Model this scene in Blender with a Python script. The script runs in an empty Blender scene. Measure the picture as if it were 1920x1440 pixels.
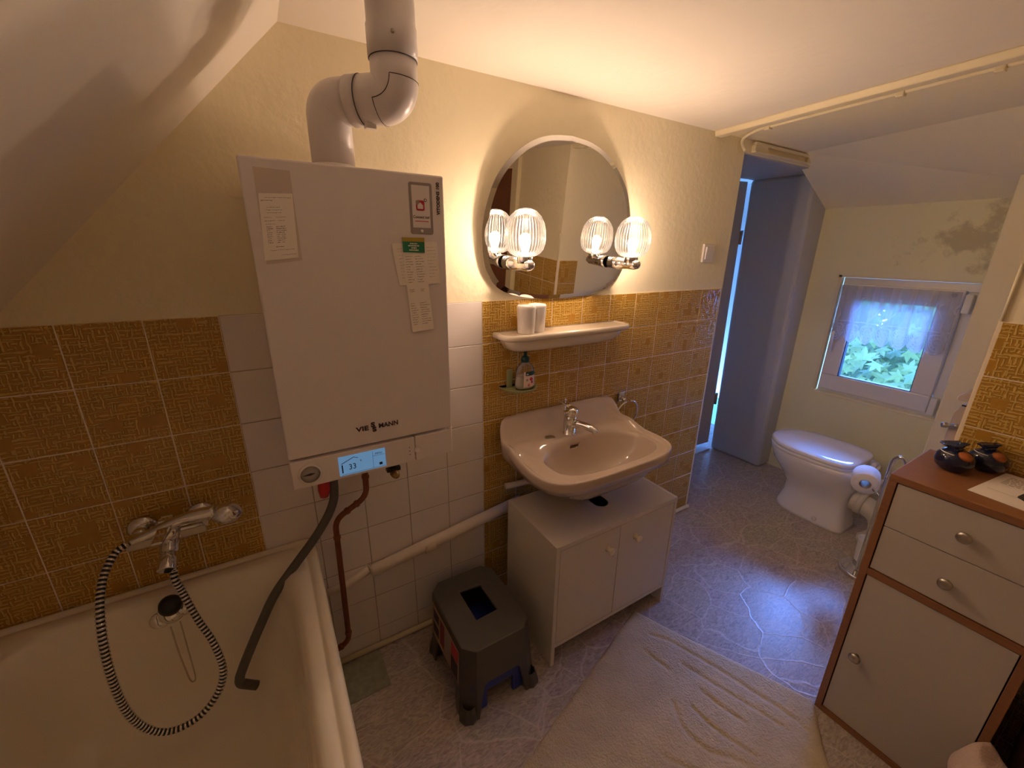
import bpy, bmesh, math, random
import numpy as np
from mathutils import Vector, Matrix
random.seed(7)
scene = bpy.context.scene
COL = scene.collection
PI = math.pi

# ------------------------------------------------------------------ camera
CAM = np.array([-0.662308, -1.312165, 1.473385])
YAW, PITCH, ROLL, F = 0.542714, -0.3117616, 0.0129641, 772.129
def cam_axes():
    fwd = np.array([math.sin(YAW)*math.cos(PITCH), math.cos(YAW)*math.cos(PITCH), math.sin(PITCH)])
    r = np.array([math.cos(YAW), -math.sin(YAW), 0.0]); up = np.cross(r, fwd)
    c, s = math.cos(ROLL), math.sin(ROLL)
    return c*r+s*up, -s*r+c*up, fwd
AX_R, AX_U, AX_F = cam_axes()
def at(u, v, ax, val):
    """point of the photograph (1920x1440) on the plane  coordinate[ax] = val"""
    d = AX_R*((u-960)/F) - AX_U*((v-720)/F) + AX_F
    t = (val-CAM[ax])/d[ax]
    p = CAM+t*d
    return Vector((float(p[0]), float(p[1]), float(p[2])))
cam = bpy.data.cameras.new('camera'); cam_o = bpy.data.objects.new('camera', cam); COL.objects.link(cam_o)
cam.sensor_width = 36; cam.lens = F/1920*36; cam.clip_start = 0.02
M = Matrix.Identity(4)
for i, a in enumerate((AX_R, AX_U, -AX_F)):
    for k in range(3): M[k][i] = a[k]
for k in range(3): M[k][3] = CAM[k]
cam_o.matrix_world = M
scene.camera = cam_o

# ------------------------------------------------------------------ world, daylight, exposure
world = bpy.data.worlds.new('sky'); scene.world = world; world.use_nodes = True
wn = world.node_tree.nodes; bgn = wn['Background']
bgn.inputs[0].default_value = (0.11, 0.29, 1.0, 1); bgn.inputs[1].default_value = 24.0
sun = bpy.data.lights.new('window_daylight_offscreen', 'SUN'); sun.energy = 6.5; sun.color = (0.13, 0.30, 1.0); sun.angle = math.radians(16)
sun_o = bpy.data.objects.new('window_daylight_offscreen', sun); COL.objects.link(sun_o)
sun_dir = Vector((1.40, 0.24, 0.86)).normalized()
sun_o.rotation_euler = sun_dir.to_track_quat('Z', 'Y').to_euler()
vs = scene.view_settings
vs.view_transform = 'Standard'; vs.look = 'None'; vs.gamma = 1; vs.use_curve_mapping = False
vs.exposure = 0.15
scene.cycles.max_bounces = 16; scene.cycles.diffuse_bounces = 10; scene.cycles.glossy_bounces = 6; scene.cycles.transparent_max_bounces = 16
LAMP_W = 4.3; LAMP_COL = (1.0, 0.79, 0.60)

# ------------------------------------------------------------------ helpers
def empty(name, loc=(0, 0, 0)):
    o = bpy.data.objects.new(name, None); COL.objects.link(o); o.location = loc
    o.empty_display_size = 0.05
    return o
def tag(o, label=None, cat=None, group=None, kind=None):
    if label: o['label'] = label
    if cat: o['category'] = cat
    if group: o['group'] = group
    if kind: o['kind'] = kind
    return o
def thing(name, label, cat, loc=(0, 0, 0), group=None):
    return tag(empty(name, loc), label, cat, group)
def world_loc(o):
    # meshes are built in room coordinates; only the Empties stand at their thing's base
    return Vector(o.location) if o.type == 'EMPTY' else Vector((0, 0, 0))
class MB:
    def __init__(s): s.v = []; s.f = []; s.sm = []
    def add(s, vs, fs, smooth=False):
        n = len(s.v); s.v += [tuple(v) for v in vs]
        s.f += [tuple(i+n for i in f) for f in fs]; s.sm += [smooth]*len(fs); return s
    def box(s, x0, x1, y0, y1, z0, z1):
        return s.add([(x0,y0,z0),(x1,y0,z0),(x1,y1,z0),(x0,y1,z0),(x0,y0,z1),(x1,y0,z1),(x1,y1,z1),(x0,y1,z1)],
              [(0,3,2,1),(4,5,6,7),(0,1,5,4),(1,2,6,5),(2,3,7,6),(3,0,4,7)])
    def hexa(s, b, t):   # 4 bottom pts, 4 top pts
        return s.add(list(b)+list(t), [(0,3,2,1),(4,5,6,7),(0,1,5,4),(1,2,6,5),(2,3,7,6),(3,0,4,7)])
    def prism(s, pts, d, smooth=False):   # planar polygon (3d pts) extruded by vector d
        n = len(pts); d = Vector(d)
        vs = [Vector(p) for p in pts]+[Vector(p)+d for p in pts]
        fs = [tuple(range(n))[::-1], tuple(range(n, 2*n))]
        s.add(vs, fs)
        k = len(s.v)-2*n
        for i in range(n):
            j = (i+1) % n
            s.f.append((k+i, k+j, k+n+j, k+n+i)); s.sm.append(smooth)
        return s
    def loft(s, rings, cap0=True, cap1=True, smooth=True, closed=True):
        n = len(rings[0]); vs = [p for r in rings for p in r]; fs = []
        for a in range(len(rings)-1):
            for i in range(n if closed else n-1):
                j = (i+1) % n
                fs.append((a*n+i, a*n+j, (a+1)*n+j, (a+1)*n+i))
        s.add(vs, fs, smooth)
        k = len(s.v)-len(vs)
        if cap0: s.f.append(tuple(k+i for i in range(n))[::-1]); s.sm.append(False)
        if cap1: s.f.append(tuple(k+(len(rings)-1)*n+i for i in range(n))); s.sm.append(False)
        return s
    def frustum(s, p0, p1, r0, r1=None, n=20, cap=True):
        r1 = r0 if r1 is None else r1
        p0 = Vector(p0); p1 = Vector(p1); q = (p1-p0).to_track_quat('Z', 'Y')
        ring = lambda p, r: [p+q @ Vector((r*math.cos(2*PI*i/n), r*math.sin(2*PI*i/n), 0)) for i in range(n)]
        return s.loft([ring(p0, r0), ring(p1, r1)], cap, cap)
    def tube(s, path, r, n=14, cap=True):
        path = [Vector(p) for p in path]; m = len(path)
        rad = r if hasattr(r, '__len__') else [r]*m
        t0 = (path[1]-path[0]).normalized(); q = t0.to_track_quat('Z', 'Y')
        X = q @ Vector((1, 0, 0)); rings = []
        for i in range(m):
            a = path[max(i-1, 0)]; b = path[min(i+1, m-1)]; t = (b-a).normalized()
            X = (X-t*X.dot(t)).normalized(); Y = t.cross(X)
            rings.append([path[i]+(X*math.cos(2*PI*k/n)+Y*math.sin(2*PI*k/n))*rad[i] for k in range(n)])
        return s.loft(rings, cap, cap)
    def lathe(s, prof, c=(0, 0, 0), axis=(0, 0, 1), n=32, cap=(True, True), smooth=True, rib=None):
        c = Vector(c); q = Vector(axis).to_track_quat('Z', 'Y') if tuple(axis) != (0, 0, 1) else None
        rings = []
        for r, z in prof:
            ring = []
            for i in range(n):
                a = 2*PI*i/n; rr = r*(1+(rib(a, i, z) if rib else 0))
                p = Vector((rr*math.cos(a), rr*math.sin(a), z))
                ring.append(c+(q @ p if q else p))
            rings.append(ring)
        return s.loft(rings, cap[0], cap[1], smooth)
    def build(s, name, m, parent=None, bevel=0, seg=2, sub=0, auto=None):
        me = bpy.data.meshes.new(name); me.from_pydata(s.v, [], s.f)
        bm = bmesh.new(); bm.from_mesh(me)
        bmesh.ops.recalc_face_normals(bm, faces=bm.faces)
        bm.to_mesh(me); bm.free()
        me.polygons.foreach_set('use_smooth', s.sm); me.update()
        o = bpy.data.objects.new(name, me); COL.objects.link(o)
        if m: me.materials.append(m)
        if parent:
            o.parent = parent
            o.matrix_parent_inverse = Matrix.Translation(-world_loc(parent))
        if bevel:
            b = o.modifiers.new('bevel', 'BEVEL'); b.width = bevel; b.segments = seg; b.limit_method = 'ANGLE'; b.angle_limit = 0.6
            b.harden_normals = False
        if sub:
            b = o.modifiers.new('sub', 'SUBSURF'); b.levels = sub; b.render_levels = sub
        return o
def struct(o): o['kind'] = 'structure'; return o
def spline(pts, n=12):
    """Catmull-Rom through pts"""
    P = [Vector(p) for p in pts]; P = [P[0]*2-P[1]]+P+[P[-1]*2-P[-2]]; out = []
    for i in range(1, len(P)-2):
        for k in range(n):
            t = k/n
            out.append(0.5*((2*P[i])+(P[i+1]-P[i-1])*t+(2*P[i-1]-5*P[i]+4*P[i+1]-P[i+2])*t*t+(3*P[i]-P[i-1]-3*P[i+1]+P[i+2])*t**3))
    out.append(P[-2]); return out
def fillet(pts, r, n=8):
    """polyline with rounded corners of radius-like r"""
    P = [Vector(p) for p in pts]; out = [P[0]]
    for i in range(1, len(P)-1):
        a = (P[i-1]-P[i]); b = (P[i+1]-P[i]); ra = min(r, a.length*0.48, b.length*0.48)
        A = P[i]+a.normalized()*ra; B = P[i]+b.normalized()*ra
        for k in range(n+1):
            t = k/n; out.append(A*(1-t)**2+P[i]*2*t*(1-t)+B*t*t)
    out.append(P[-1]); return out
def rrect(cx, cy, w, h, r, n=5):
    pts = []
    for sx, sy, a0 in ((1, 1, 0), (-1, 1, PI/2), (-1, -1, PI), (1, -1, 1.5*PI)):
        for k in range(n+1):
            a = a0+PI/2*k/n
            pts.append((cx+sx*(w/2-r)+r*math.cos(a), cy+sy*(h/2-r)+r*math.sin(a)))
    return pts
def text(name, body, size, m, parent, origin, xa, ya, align='LEFT', depth=0.0004, shear=0, bold=0, sx=1.0):
    cu = bpy.data.curves.new(name, 'FONT'); cu.body = body; cu.size = size; cu.align_x = align; cu.align_y = 'BOTTOM_BASELINE'
    cu.extrude = depth; cu.shear = shear; cu.offset = bold; cu.resolution_u = 3
    t = bpy.data.objects.new(name, cu); COL.objects.link(t)
    dg = bpy.context.evaluated_depsgraph_get()
    me = bpy.data.meshes.new_from_object(t.evaluated_get(dg)); bpy.data.objects.remove(t); bpy.data.curves.remove(cu)
    xa = Vector(xa).normalized(); ya = Vector(ya).normalized(); za = xa.cross(ya)
    for v in me.vertices:
        c = v.co.copy(); v.co = Vector(origin)+xa*c.x*sx+ya*c.y+za*c.z
    me.materials.clear(); me.materials.append(m); me.name = name
    o = bpy.data.objects.new(name, me); COL.objects.link(o); o.parent = parent
    o.matrix_parent_inverse = Matrix.Translation(-world_loc(parent))
    return o

# ------------------------------------------------------------------ materials
MATS = {}
def mat(name, col, rough=0.5, metal=0.0, bump=0, bscale=60, var=0, vscale=8, coat=0, spec=0.5, trans=0, emit=None, estr=0, coords='Object', bdist=0.002):
    if name in MATS: return MATS[name]
    m = bpy.data.materials.new(name); m.use_nodes = True; N = m.node_tree.nodes; L = m.node_tree.links
    b = N['Principled BSDF']
    b.inputs['Base Color'].default_value = (*col, 1); b.inputs['Roughness'].default_value = rough; b.inputs['Metallic'].default_value = metal
    b.inputs['Specular IOR Level'].default_value = spec
    b.inputs['Coat Weight'].default_value = coat; b.inputs['Transmission Weight'].default_value = trans
    if emit: b.inputs['Emission Color'].default_value = (*emit, 1); b.inputs['Emission Strength'].default_value = estr
    tc = N.new('ShaderNodeTexCoord')
    if var:
        nz = N.new('ShaderNodeTexNoise'); nz.inputs['Scale'].default_value = vscale; nz.inputs['Detail'].default_value = 5
        L.new(tc.outputs[coords], nz.inputs['Vector'])
        mx = N.new('ShaderNodeMix'); mx.data_type = 'RGBA'
        mx.inputs[6].default_value = (*[max(0, c*(1-var)) for c in col], 1); mx.inputs[7].default_value = (*[min(1, c*(1+var)) for c in col], 1)
        L.new(nz.outputs['Fac'], mx.inputs[0]); L.new(mx.outputs[2], b.inputs['Base Color'])
    if bump:
        nz = N.new('ShaderNodeTexNoise'); nz.inputs['Scale'].default_value = bscale; nz.inputs['Detail'].default_value = 4
        L.new(tc.outputs[coords], nz.inputs['Vector'])
        bp = N.new('ShaderNodeBump'); bp.inputs['Strength'].default_value = bump; bp.inputs['Distance'].default_value = bdist
        L.new(nz.outputs['Fac'], bp.inputs['Height']); L.new(bp.outputs[0], b.inputs['Normal'])
    MATS[name] = m
    return m
def math_node(N, L, op, a, b=None, clamp=False):
    n = N.new('ShaderNodeMath'); n.operation = op; n.use_clamp = clamp
    for i, x in enumerate((a, b)):
        if x is None: continue
        if isinstance(x, (int, float)): n.inputs[i].default_value = x
        else: L.new(x, n.inputs[i])
    return n.outputs[0]
def relief_tile_mat():
    m = mat('amber_glaze', (0.50, 0.235, 0.030), rough=0.16, coat=0.35, spec=0.5)
    N = m.node_tree.nodes; L = m.node_tree.links; b = N['Principled BSDF']
    tc = N.new('ShaderNodeTexCoord'); oi = N.new('ShaderNodeObjectInfo')
    off = N.new('ShaderNodeVectorMath'); off.operation = 'ADD'
    sc = math_node(N, L, 'MULTIPLY', oi.outputs['Random'], 7.3)
    cb = N.new('ShaderNodeCombineXYZ'); L.new(sc, cb.inputs[0]); L.new(sc, cb.inputs[2])
    L.new(tc.outputs['Object'], off.inputs[0]); L.new(cb.outputs[0], off.inputs[1])
    wob = N.new('ShaderNodeTexNoise'); wob.inputs['Scale'].default_value = 70; L.new(off.outputs[0], wob.inputs['Vector'])
    wv = N.new('ShaderNodeVectorMath'); wv.operation = 'MULTIPLY_ADD'
    L.new(wob.outputs['Color'], wv.inputs[0]); wv.inputs[1].default_value = (0.008,)*3; L.new(off.outputs[0], wv.inputs[2])
    def layer(size, width):
        s = N.new('ShaderNodeVectorMath'); s.operation = 'SCALE'; L.new(wv.outputs[0], s.inputs[0]); s.inputs['Scale'].default_value = 1/size
        sp = N.new('ShaderNodeSeparateXYZ'); L.new(s.outputs[0], sp.inputs[0])
        fx = math_node(N, L, 'FLOOR', sp.outputs[0]); fz = math_node(N, L, 'FLOOR', sp.outputs[2])
        c = N.new('ShaderNodeCombineXYZ'); L.new(fx, c.inputs[0]); L.new(fz, c.inputs[1])
        wnn = N.new('ShaderNodeTexWhiteNoise'); wnn.noise_dimensions = '2D'; L.new(c.outputs[0], wnn.inputs['Vector'])
        sel = math_node(N, L, 'GREATER_THAN', wnn.outputs['Value'], 0.45)
        ux = math_node(N, L, 'ABSOLUTE', math_node(N, L, 'SUBTRACT', math_node(N, L, 'FRACT', sp.outputs[0]), 0.5))
        uz = math_node(N, L, 'ABSOLUTE', math_node(N, L, 'SUBTRACT', math_node(N, L, 'FRACT', sp.outputs[2]), 0.5))
        mx = N.new('ShaderNodeMix'); L.new(sel, mx.inputs[0]); L.new(ux, mx.inputs[2]); L.new(uz, mx.inputs[3])
        mr = N.new('ShaderNodeMapRange'); mr.interpolation_type = 'SMOOTHSTEP'
        L.new(mx.outputs[0], mr.inputs[0]); mr.inputs[1].default_value = width; mr.inputs[2].default_value = width*2.4; mr.inputs[3].default_value = 1; mr.inputs[4].default_value = 0
        return mr.outputs[0]
    h1 = layer(0.0098, 0.11); h2 = layer(0.023, 0.045)
    # square blank patches
    s = N.new('ShaderNodeVectorMath'); s.operation = 'SCALE'; L.new(off.outputs[0], s.inputs[0]); s.inputs['Scale'].default_value = 1/0.031
    fl = N.new('ShaderNodeVectorMath'); fl.operation = 'FLOOR'; L.new(s.outputs[0], fl.inputs[0])
    sp = N.new('ShaderNodeSeparateXYZ'); L.new(fl.outputs[0], sp.inputs[0]); c = N.new('ShaderNodeCombineXYZ'); L.new(sp.outputs[0], c.inputs[0]); L.new(sp.outputs[2], c.inputs[1])
    wnn = N.new('ShaderNodeTexWhiteNoise'); wnn.noise_dimensions = '2D'; L.new(c.outputs[0], wnn.inputs['Vector'])
    keep = math_node(N, L, 'LESS_THAN', wnn.outputs['Value'], 0.90)
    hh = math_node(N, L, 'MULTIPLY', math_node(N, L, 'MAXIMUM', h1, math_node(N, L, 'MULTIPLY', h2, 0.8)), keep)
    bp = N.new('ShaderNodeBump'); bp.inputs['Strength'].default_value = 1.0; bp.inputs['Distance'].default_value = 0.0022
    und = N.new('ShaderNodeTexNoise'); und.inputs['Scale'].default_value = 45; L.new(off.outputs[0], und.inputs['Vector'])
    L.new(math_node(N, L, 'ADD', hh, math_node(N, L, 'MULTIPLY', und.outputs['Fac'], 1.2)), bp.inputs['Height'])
    L.new(bp.outputs[0], b.inputs['Normal']); L.new(bp.outputs[0], b.inputs['Coat Normal'])
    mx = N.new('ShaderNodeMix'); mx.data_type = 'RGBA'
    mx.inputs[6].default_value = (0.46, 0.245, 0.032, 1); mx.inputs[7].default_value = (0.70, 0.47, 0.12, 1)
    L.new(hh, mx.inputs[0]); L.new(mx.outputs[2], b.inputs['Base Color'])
    return m
def floor_mat():
    m = mat('vinyl_flagstone', (0.5, 0.45, 0.42), rough=0.34, spec=0.45)
    N = m.node_tree.nodes; L = m.node_tree.links; b = N['Principled BSDF']
    tc = N.new('ShaderNodeTexCoord')
    wob = N.new('ShaderNodeTexNoise'); wob.inputs['Scale'].default_value = 5; wob.inputs['Detail'].default_value = 3; L.new(tc.outputs['Object'], wob.inputs['Vector'])
    wv = N.new('ShaderNodeVectorMath'); wv.operation = 'MULTIPLY_ADD'; L.new(wob.outputs['Color'], wv.inputs[0]); wv.inputs[1].default_value = (0.09,)*3; L.new(tc.outputs['Object'], wv.inputs[2])
    vo = N.new('ShaderNodeTexVoronoi'); vo.feature = 'DISTANCE_TO_EDGE'; vo.inputs['Scale'].default_value = 5.2; L.new(wv.outputs[0], vo.inputs['Vector'])
    edge = N.new('ShaderNodeMapRange'); L.new(vo.outputs['Distance'], edge.inputs[0]); edge.inputs[1].default_value = 0.0; edge.inputs[2].default_value = 0.022; edge.inputs[3].default_value = 1; edge.inputs[4].default_value = 0
    v2 = N.new('ShaderNodeTexVoronoi'); v2.feature = 'F1'; v2.inputs['Scale'].default_value = 5.2; L.new(wv.outputs[0], v2.inputs['Vector'])
    st = N.new('ShaderNodeVectorMath'); st.operation = 'MULTIPLY'; L.new(tc.outputs['Object'], st.inputs[0]); st.inputs[1].default_value = (1, 2.6, 1)
    nz = N.new('ShaderNodeTexNoise'); nz.inputs['Scale'].default_value = 26; nz.inputs['Detail'].default_value = 7; nz.inputs['Distortion'].default_value = 2.2; L.new(st.outputs[0], nz.inputs['Vector'])
    r = N.new('ShaderNodeValToRGB'); L.new(nz.outputs['Fac'], r.inputs[0])
    r.color_ramp.elements[0].position = 0.3; r.color_ramp.elements[0].color = (0.29, 0.235, 0.205, 1)
    r.color_ramp.elements[1].position = 0.72; r.color_ramp.elements[1].color = (0.58, 0.50, 0.455, 1)
    tint = N.new('ShaderNodeMix'); tint.data_type = 'RGBA'; tint.blend_type = 'MULTIPLY'; tint.inputs[0].default_value = 0.05
    L.new(r.outputs[0], tint.inputs[6]); L.new(v2.outputs['Color'], tint.inputs[7])
    mx = N.new('ShaderNodeMix'); mx.data_type = 'RGBA'; L.new(math_node(N, L, 'MULTIPLY', edge.outputs[0], 0.45), mx.inputs[0])
    L.new(tint.outputs[2], mx.inputs[6]); mx.inputs[7].default_value = (0.72, 0.66, 0.61, 1)
    L.new(mx.outputs[2], b.inputs['Base Color'])
    bp = N.new('ShaderNodeBump'); bp.inputs['Strength'].default_value = 0.3; bp.inputs['Distance'].default_value = 0.0015
    L.new(math_node(N, L, 'ADD', nz.outputs['Fac'], edge.outputs[0]), bp.inputs['Height']); L.new(bp.outputs[0], b.inputs['Normal'])
    return m
def stained_wall_mat():
    m = mat('stained_plaster', (0.82, 0.79, 0.54), rough=0.85)
    N = m.node_tree.nodes; L = m.node_tree.links; b = N['Principled BSDF']
    tc = N.new('ShaderNodeTexCoord'); sp = N.new('ShaderNodeSeparateXYZ'); L.new(tc.outputs['Object'], sp.inputs[0])
    nz = N.new('ShaderNodeTexNoise'); nz.inputs['Scale'].default_value = 9; nz.inputs['Detail'].default_value = 7; nz.inputs['Roughness'].default_value = 0.65; L.new(tc.outputs['Object'], nz.inputs['Vector'])
    # damp patch centred near the far upper corner of the window
    dy = math_node(N, L, 'MULTIPLY', math_node(N, L, 'ADD', sp.outputs[1], 0.66), 3.6)
    dz = math_node(N, L, 'MULTIPLY', math_node(N, L, 'SUBTRACT', sp.outputs[2], 1.54), 5.5)
    d = math_node(N, L, 'SQRT', math_node(N, L, 'ADD', math_node(N, L, 'MULTIPLY', dy, dy), math_node(N, L, 'MULTIPLY', dz, dz)))
    msk = math_node(N, L, 'SUBTRACT', nz.outputs['Fac'], math_node(N, L, 'MULTIPLY', d, 0.16))
    mr = N.new('ShaderNodeMapRange'); L.new(msk, mr.inputs[0]); mr.inputs[1].default_value = 0.40; mr.inputs[2].default_value = 0.52
    mx = N.new('ShaderNodeMix'); mx.data_type = 'RGBA'; L.new(math_node(N, L, 'MULTIPLY', mr.outputs[0], 0.48), mx.inputs[0])
    mx.inputs[6].default_value = (0.82, 0.79, 0.54, 1); mx.inputs[7].default_value = (0.30, 0.24, 0.14, 1)
    L.new(mx.outputs[2], b.inputs['Base Color'])
    bp = N.new('ShaderNodeBump'); bp.inputs['Strength'].default_value = 0.4; bp.inputs['Distance'].default_value = 0.003; L.new(nz.outputs['Fac'], bp.inputs['Height']); L.new(bp.outputs[0], b.inputs['Normal'])
    return m
def rug_mat():
    m = mat('rug_pile', (0.56, 0.46, 0.34), rough=0.95, spec=0.1)
    N = m.node_tree.nodes; L = m.node_tree.links; b = N['Principled BSDF']
    tc = N.new('ShaderNodeTexCoord')
    nz = N.new('ShaderNodeTexNoise'); nz.inputs['Scale'].default_value = 150; nz.inputs['Detail'].default_value = 4; L.new(tc.outputs['Object'], nz.inputs['Vector'])
    yarn = N.new('ShaderNodeTexNoise'); yarn.inputs['Scale'].default_value = 14; L.new(tc.outputs['Object'], yarn.inputs['Vector'])
    r = N.new('ShaderNodeValToRGB'); L.new(yarn.outputs['Fac'], r.inputs[0])
    r.color_ramp.elements[0].position = 0.3; r.color_ramp.elements[0].color = (0.57, 0.485, 0.345, 1)
    r.color_ramp.elements[1].position = 0.7; r.color_ramp.elements[1].color = (0.65, 0.56, 0.405, 1)
    L.new(r.outputs[0], b.inputs['Base Color'])
    bp = N.new('ShaderNodeBump'); bp.inputs['Strength'].default_value = 0.9; bp.inputs['Distance'].default_value = 0.006; L.new(nz.outputs['Fac'], bp.inputs['Height']); L.new(bp.outputs[0], b.inputs['Normal'])
    return m
def wood_mat(name, c0, c1, rough=0.4):
    m = mat(name, c0, rough=rough)
    N = m.node_tree.nodes; L = m.node_tree.links; b = N['Principled BSDF']
    tc = N.new('ShaderNodeTexCoord'); st = N.new('ShaderNodeVectorMath'); st.operation = 'MULTIPLY'; L.new(tc.outputs['Object'], st.inputs[0]); st.inputs[1].default_value = (30, 4, 30)
    nz = N.new('ShaderNodeTexNoise'); nz.inputs['Scale'].default_value = 4; nz.inputs['Detail'].default_value = 4; L.new(st.outputs[0], nz.inputs['Vector'])
    mx = N.new('ShaderNodeMix'); mx.data_type = 'RGBA'; L.new(nz.outputs['Fac'], mx.inputs[0]); mx.inputs[6].default_value = (*c0, 1); mx.inputs[7].default_value = (*c1, 1)
    L.new(mx.outputs[2], b.inputs['Base Color']); return m
def lace_mat():
    m = mat('lace', (0.86, 0.86, 0.88), rough=0.9)
    N = m.node_tree.nodes; L = m.node_tree.links; b = N['Principled BSDF']; out = N['Material Output']
    uv = N.new('ShaderNodeUVMap'); sp = N.new('ShaderNodeSeparateXYZ'); L.new(uv.outputs[0], sp.inputs[0])
    # scallop rosettes along the hem: concentric rings and spokes
    ux = math_node(N, L, 'SUBTRACT', math_node(N, L, 'FRACT', math_node(N, L, 'MULTIPLY', sp.outputs[0], 7)), 0.5)
    uy = math_node(N, L, 'MULTIPLY', math_node(N, L, 'SUBTRACT', sp.outputs[1], 0.20), 3.4)
    rr = math_node(N, L, 'SQRT', math_node(N, L, 'ADD', math_node(N, L, 'MULTIPLY', ux, ux), math_node(N, L, 'MULTIPLY', uy, uy)))
    ring = math_node(N, L, 'GREATER_THAN', math_node(N, L, 'SINE', math_node(N, L, 'MULTIPLY', rr, 34)), 0.25)
    ang = math_node(N, L, 'ARCTAN2', uy, ux)
    spoke = math_node(N, L, 'GREATER_THAN', math_node(N, L, 'SINE', math_node(N, L, 'MULTIPLY', ang, 13)), 0.4)
    inner = math_node(N, L, 'LESS_THAN', rr, 0.36)
    pat = math_node(N, L, 'MAXIMUM', math_node(N, L, 'MULTIPLY', ring, math_node(N, L, 'LESS_THAN', rr, 0.62)), math_node(N, L, 'MULTIPLY', spoke, inner))
    low = math_node(N, L, 'LESS_THAN', sp.outputs[1], 0.5)
    # scrolls higher up
    wv = N.new('ShaderNodeTexWave'); wv.inputs['Scale'].default_value = 2.2; wv.inputs['Distortion'].default_value = 9; wv.inputs['Detail'].default_value = 1; L.new(uv.outputs[0], wv.inputs['Vector'])
    sc = math_node(N, L, 'MULTIPLY', math_node(N, L, 'GREATER_THAN', wv.outputs['Fac'], 0.95), math_node(N, L, 'LESS_THAN', sp.outputs[1], 0.8))
    dens = math_node(N, L, 'MAXIMUM', math_node(N, L, 'MULTIPLY', pat, low), sc)
    pleat = math_node(N, L, 'MULTIPLY', math_node(N, L, 'GREATER_THAN', math_node(N, L, 'SINE', math_node(N, L, 'MULTIPLY', sp.outputs[0], 2*PI*6.5)), 0.55), 0.62)
    dens = math_node(N, L, 'MAXIMUM', dens, pleat)
    a = N.new('ShaderNodeMapRange'); L.new(dens, a.inputs[0]); a.inputs[3].default_value = 0.58; a.inputs[4].default_value = 0.90
    tr = N.new('ShaderNodeBsdfTransparent'); tl = N.new('ShaderNodeBsdfTranslucent'); tl.inputs[0].default_value = (0.42, 0.42, 0.46, 1)
    m1 = N.new('ShaderNodeMixShader'); m1.inputs[0].default_value = 0.5; L.new(b.outputs[0], m1.inputs[1]); L.new(tl.outputs[0], m1.inputs[2])
    m2 = N.new('ShaderNodeMixShader'); L.new(a.outputs[0], m2.inputs[0]); L.new(tr.outputs[0], m2.inputs[1]); L.new(m1.outputs[0], m2.inputs[2])
    L.new(m2.outputs[0], out.inputs['Surface']); return m
def glass_mat(name, tint=(1, 1, 1), gloss=0.12, transl=0.0, rough=0.02):
    m = mat(name, tint); N = m.node_tree.nodes; L = m.node_tree.links; out = N['Material Output']
    tr = N.new('ShaderNodeBsdfTransparent'); tr.inputs[0].default_value = (*tint, 1)
    gl = N.new('ShaderNodeBsdfGlossy'); gl.inputs['Roughness'].default_value = rough
    lw = N.new('ShaderNodeFresnel'); lw.inputs[0].default_value = 1.45
    m1 = N.new('ShaderNodeMixShader'); L.new(lw.outputs[0], m1.inputs[0]); L.new(tr.outputs[0], m1.inputs[1]); L.new(gl.outputs[0], m1.inputs[2])
    last = m1
    if transl:
        tl = N.new('ShaderNodeBsdfTranslucent'); tl.inputs[0].default_value = (1, .96, .92, 1)
        m2 = N.new('ShaderNodeMixShader'); m2.inputs[0].default_value = transl; L.new(m1.outputs[0], m2.inputs[1]); L.new(tl.outputs[0], m2.inputs[2]); last = m2
    L.new(last.outputs[0], out.inputs['Surface']); return m

def lamp_glass_mat():
    m = mat('ribbed_lamp_glass', (1, 1, 1)); N = m.node_tree.nodes; L = m.node_tree.links; out = N['Material Output']
    tc = N.new('ShaderNodeTexCoord'); sp = N.new('ShaderNodeSeparateXYZ'); L.new(tc.outputs['Generated'], sp.inputs[0])
    a = math_node(N, L, 'ARCTAN2', math_node(N, L, 'SUBTRACT', sp.outputs[1], 0.5), math_node(N, L, 'SUBTRACT', sp.outputs[0], 0.5))
    st = math_node(N, L, 'ADD', math_node(N, L, 'MULTIPLY', math_node(N, L, 'SINE', math_node(N, L, 'MULTIPLY', a, 38)), 0.5), 0.5)
    tr = N.new('ShaderNodeBsdfTransparent'); tr.inputs[0].default_value = (.78, .68, .62, 1)
    tl = N.new('ShaderNodeBsdfTranslucent'); tl.inputs[0].default_value = (1, .95, .9, 1)
    gl = N.new('ShaderNodeBsdfGlossy'); gl.inputs['Roughness'].default_value = 0.08
    m1 = N.new('ShaderNodeMixShader'); mr = N.new('ShaderNodeMapRange'); L.new(st, mr.inputs[0]); mr.inputs[3].default_value = 0.005; mr.inputs[4].default_value = 0.026
    L.new(mr.outputs[0], m1.inputs[0]); L.new(tr.outputs[0], m1.inputs[1]); L.new(tl.outputs[0], m1.inputs[2])
    m2 = N.new('ShaderNodeMixShader'); fr = N.new('ShaderNodeFresnel'); fr.inputs[0].default_value = 1.4
    L.new(fr.outputs[0], m2.inputs[0]); L.new(m1.outputs[0], m2.inputs[1]); L.new(gl.outputs[0], m2.inputs[2])
    L.new(m2.outputs[0], out.inputs['Surface']); return m
WALL = mat('yellow_plaster', (0.86, 0.79, 0.58), rough=0.85, bump=0.55, bscale=38, bdist=0.004, var=0.04, vscale=3)
CEIL = mat('white_plaster', (0.87, 0.82, 0.74), rough=0.88, bump=0.35, bscale=26, bdist=0.004)
GREEN = mat('smooth_yellow_plaster', (0.86, 0.79, 0.58), rough=0.88, bump=0.35, bscale=26, bdist=0.004)
STAIN = stained_wall_mat()
JAMB = mat('grey_jamb_paint', (0.50, 0.51, 0.53), rough=0.55, bump=0.15, bscale=20)
CREAM = mat('cream_trim_paint', (0.80, 0.72, 0.50), rough=0.5, bump=0.2, bscale=60)
AMBER = relief_tile_mat()
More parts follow.
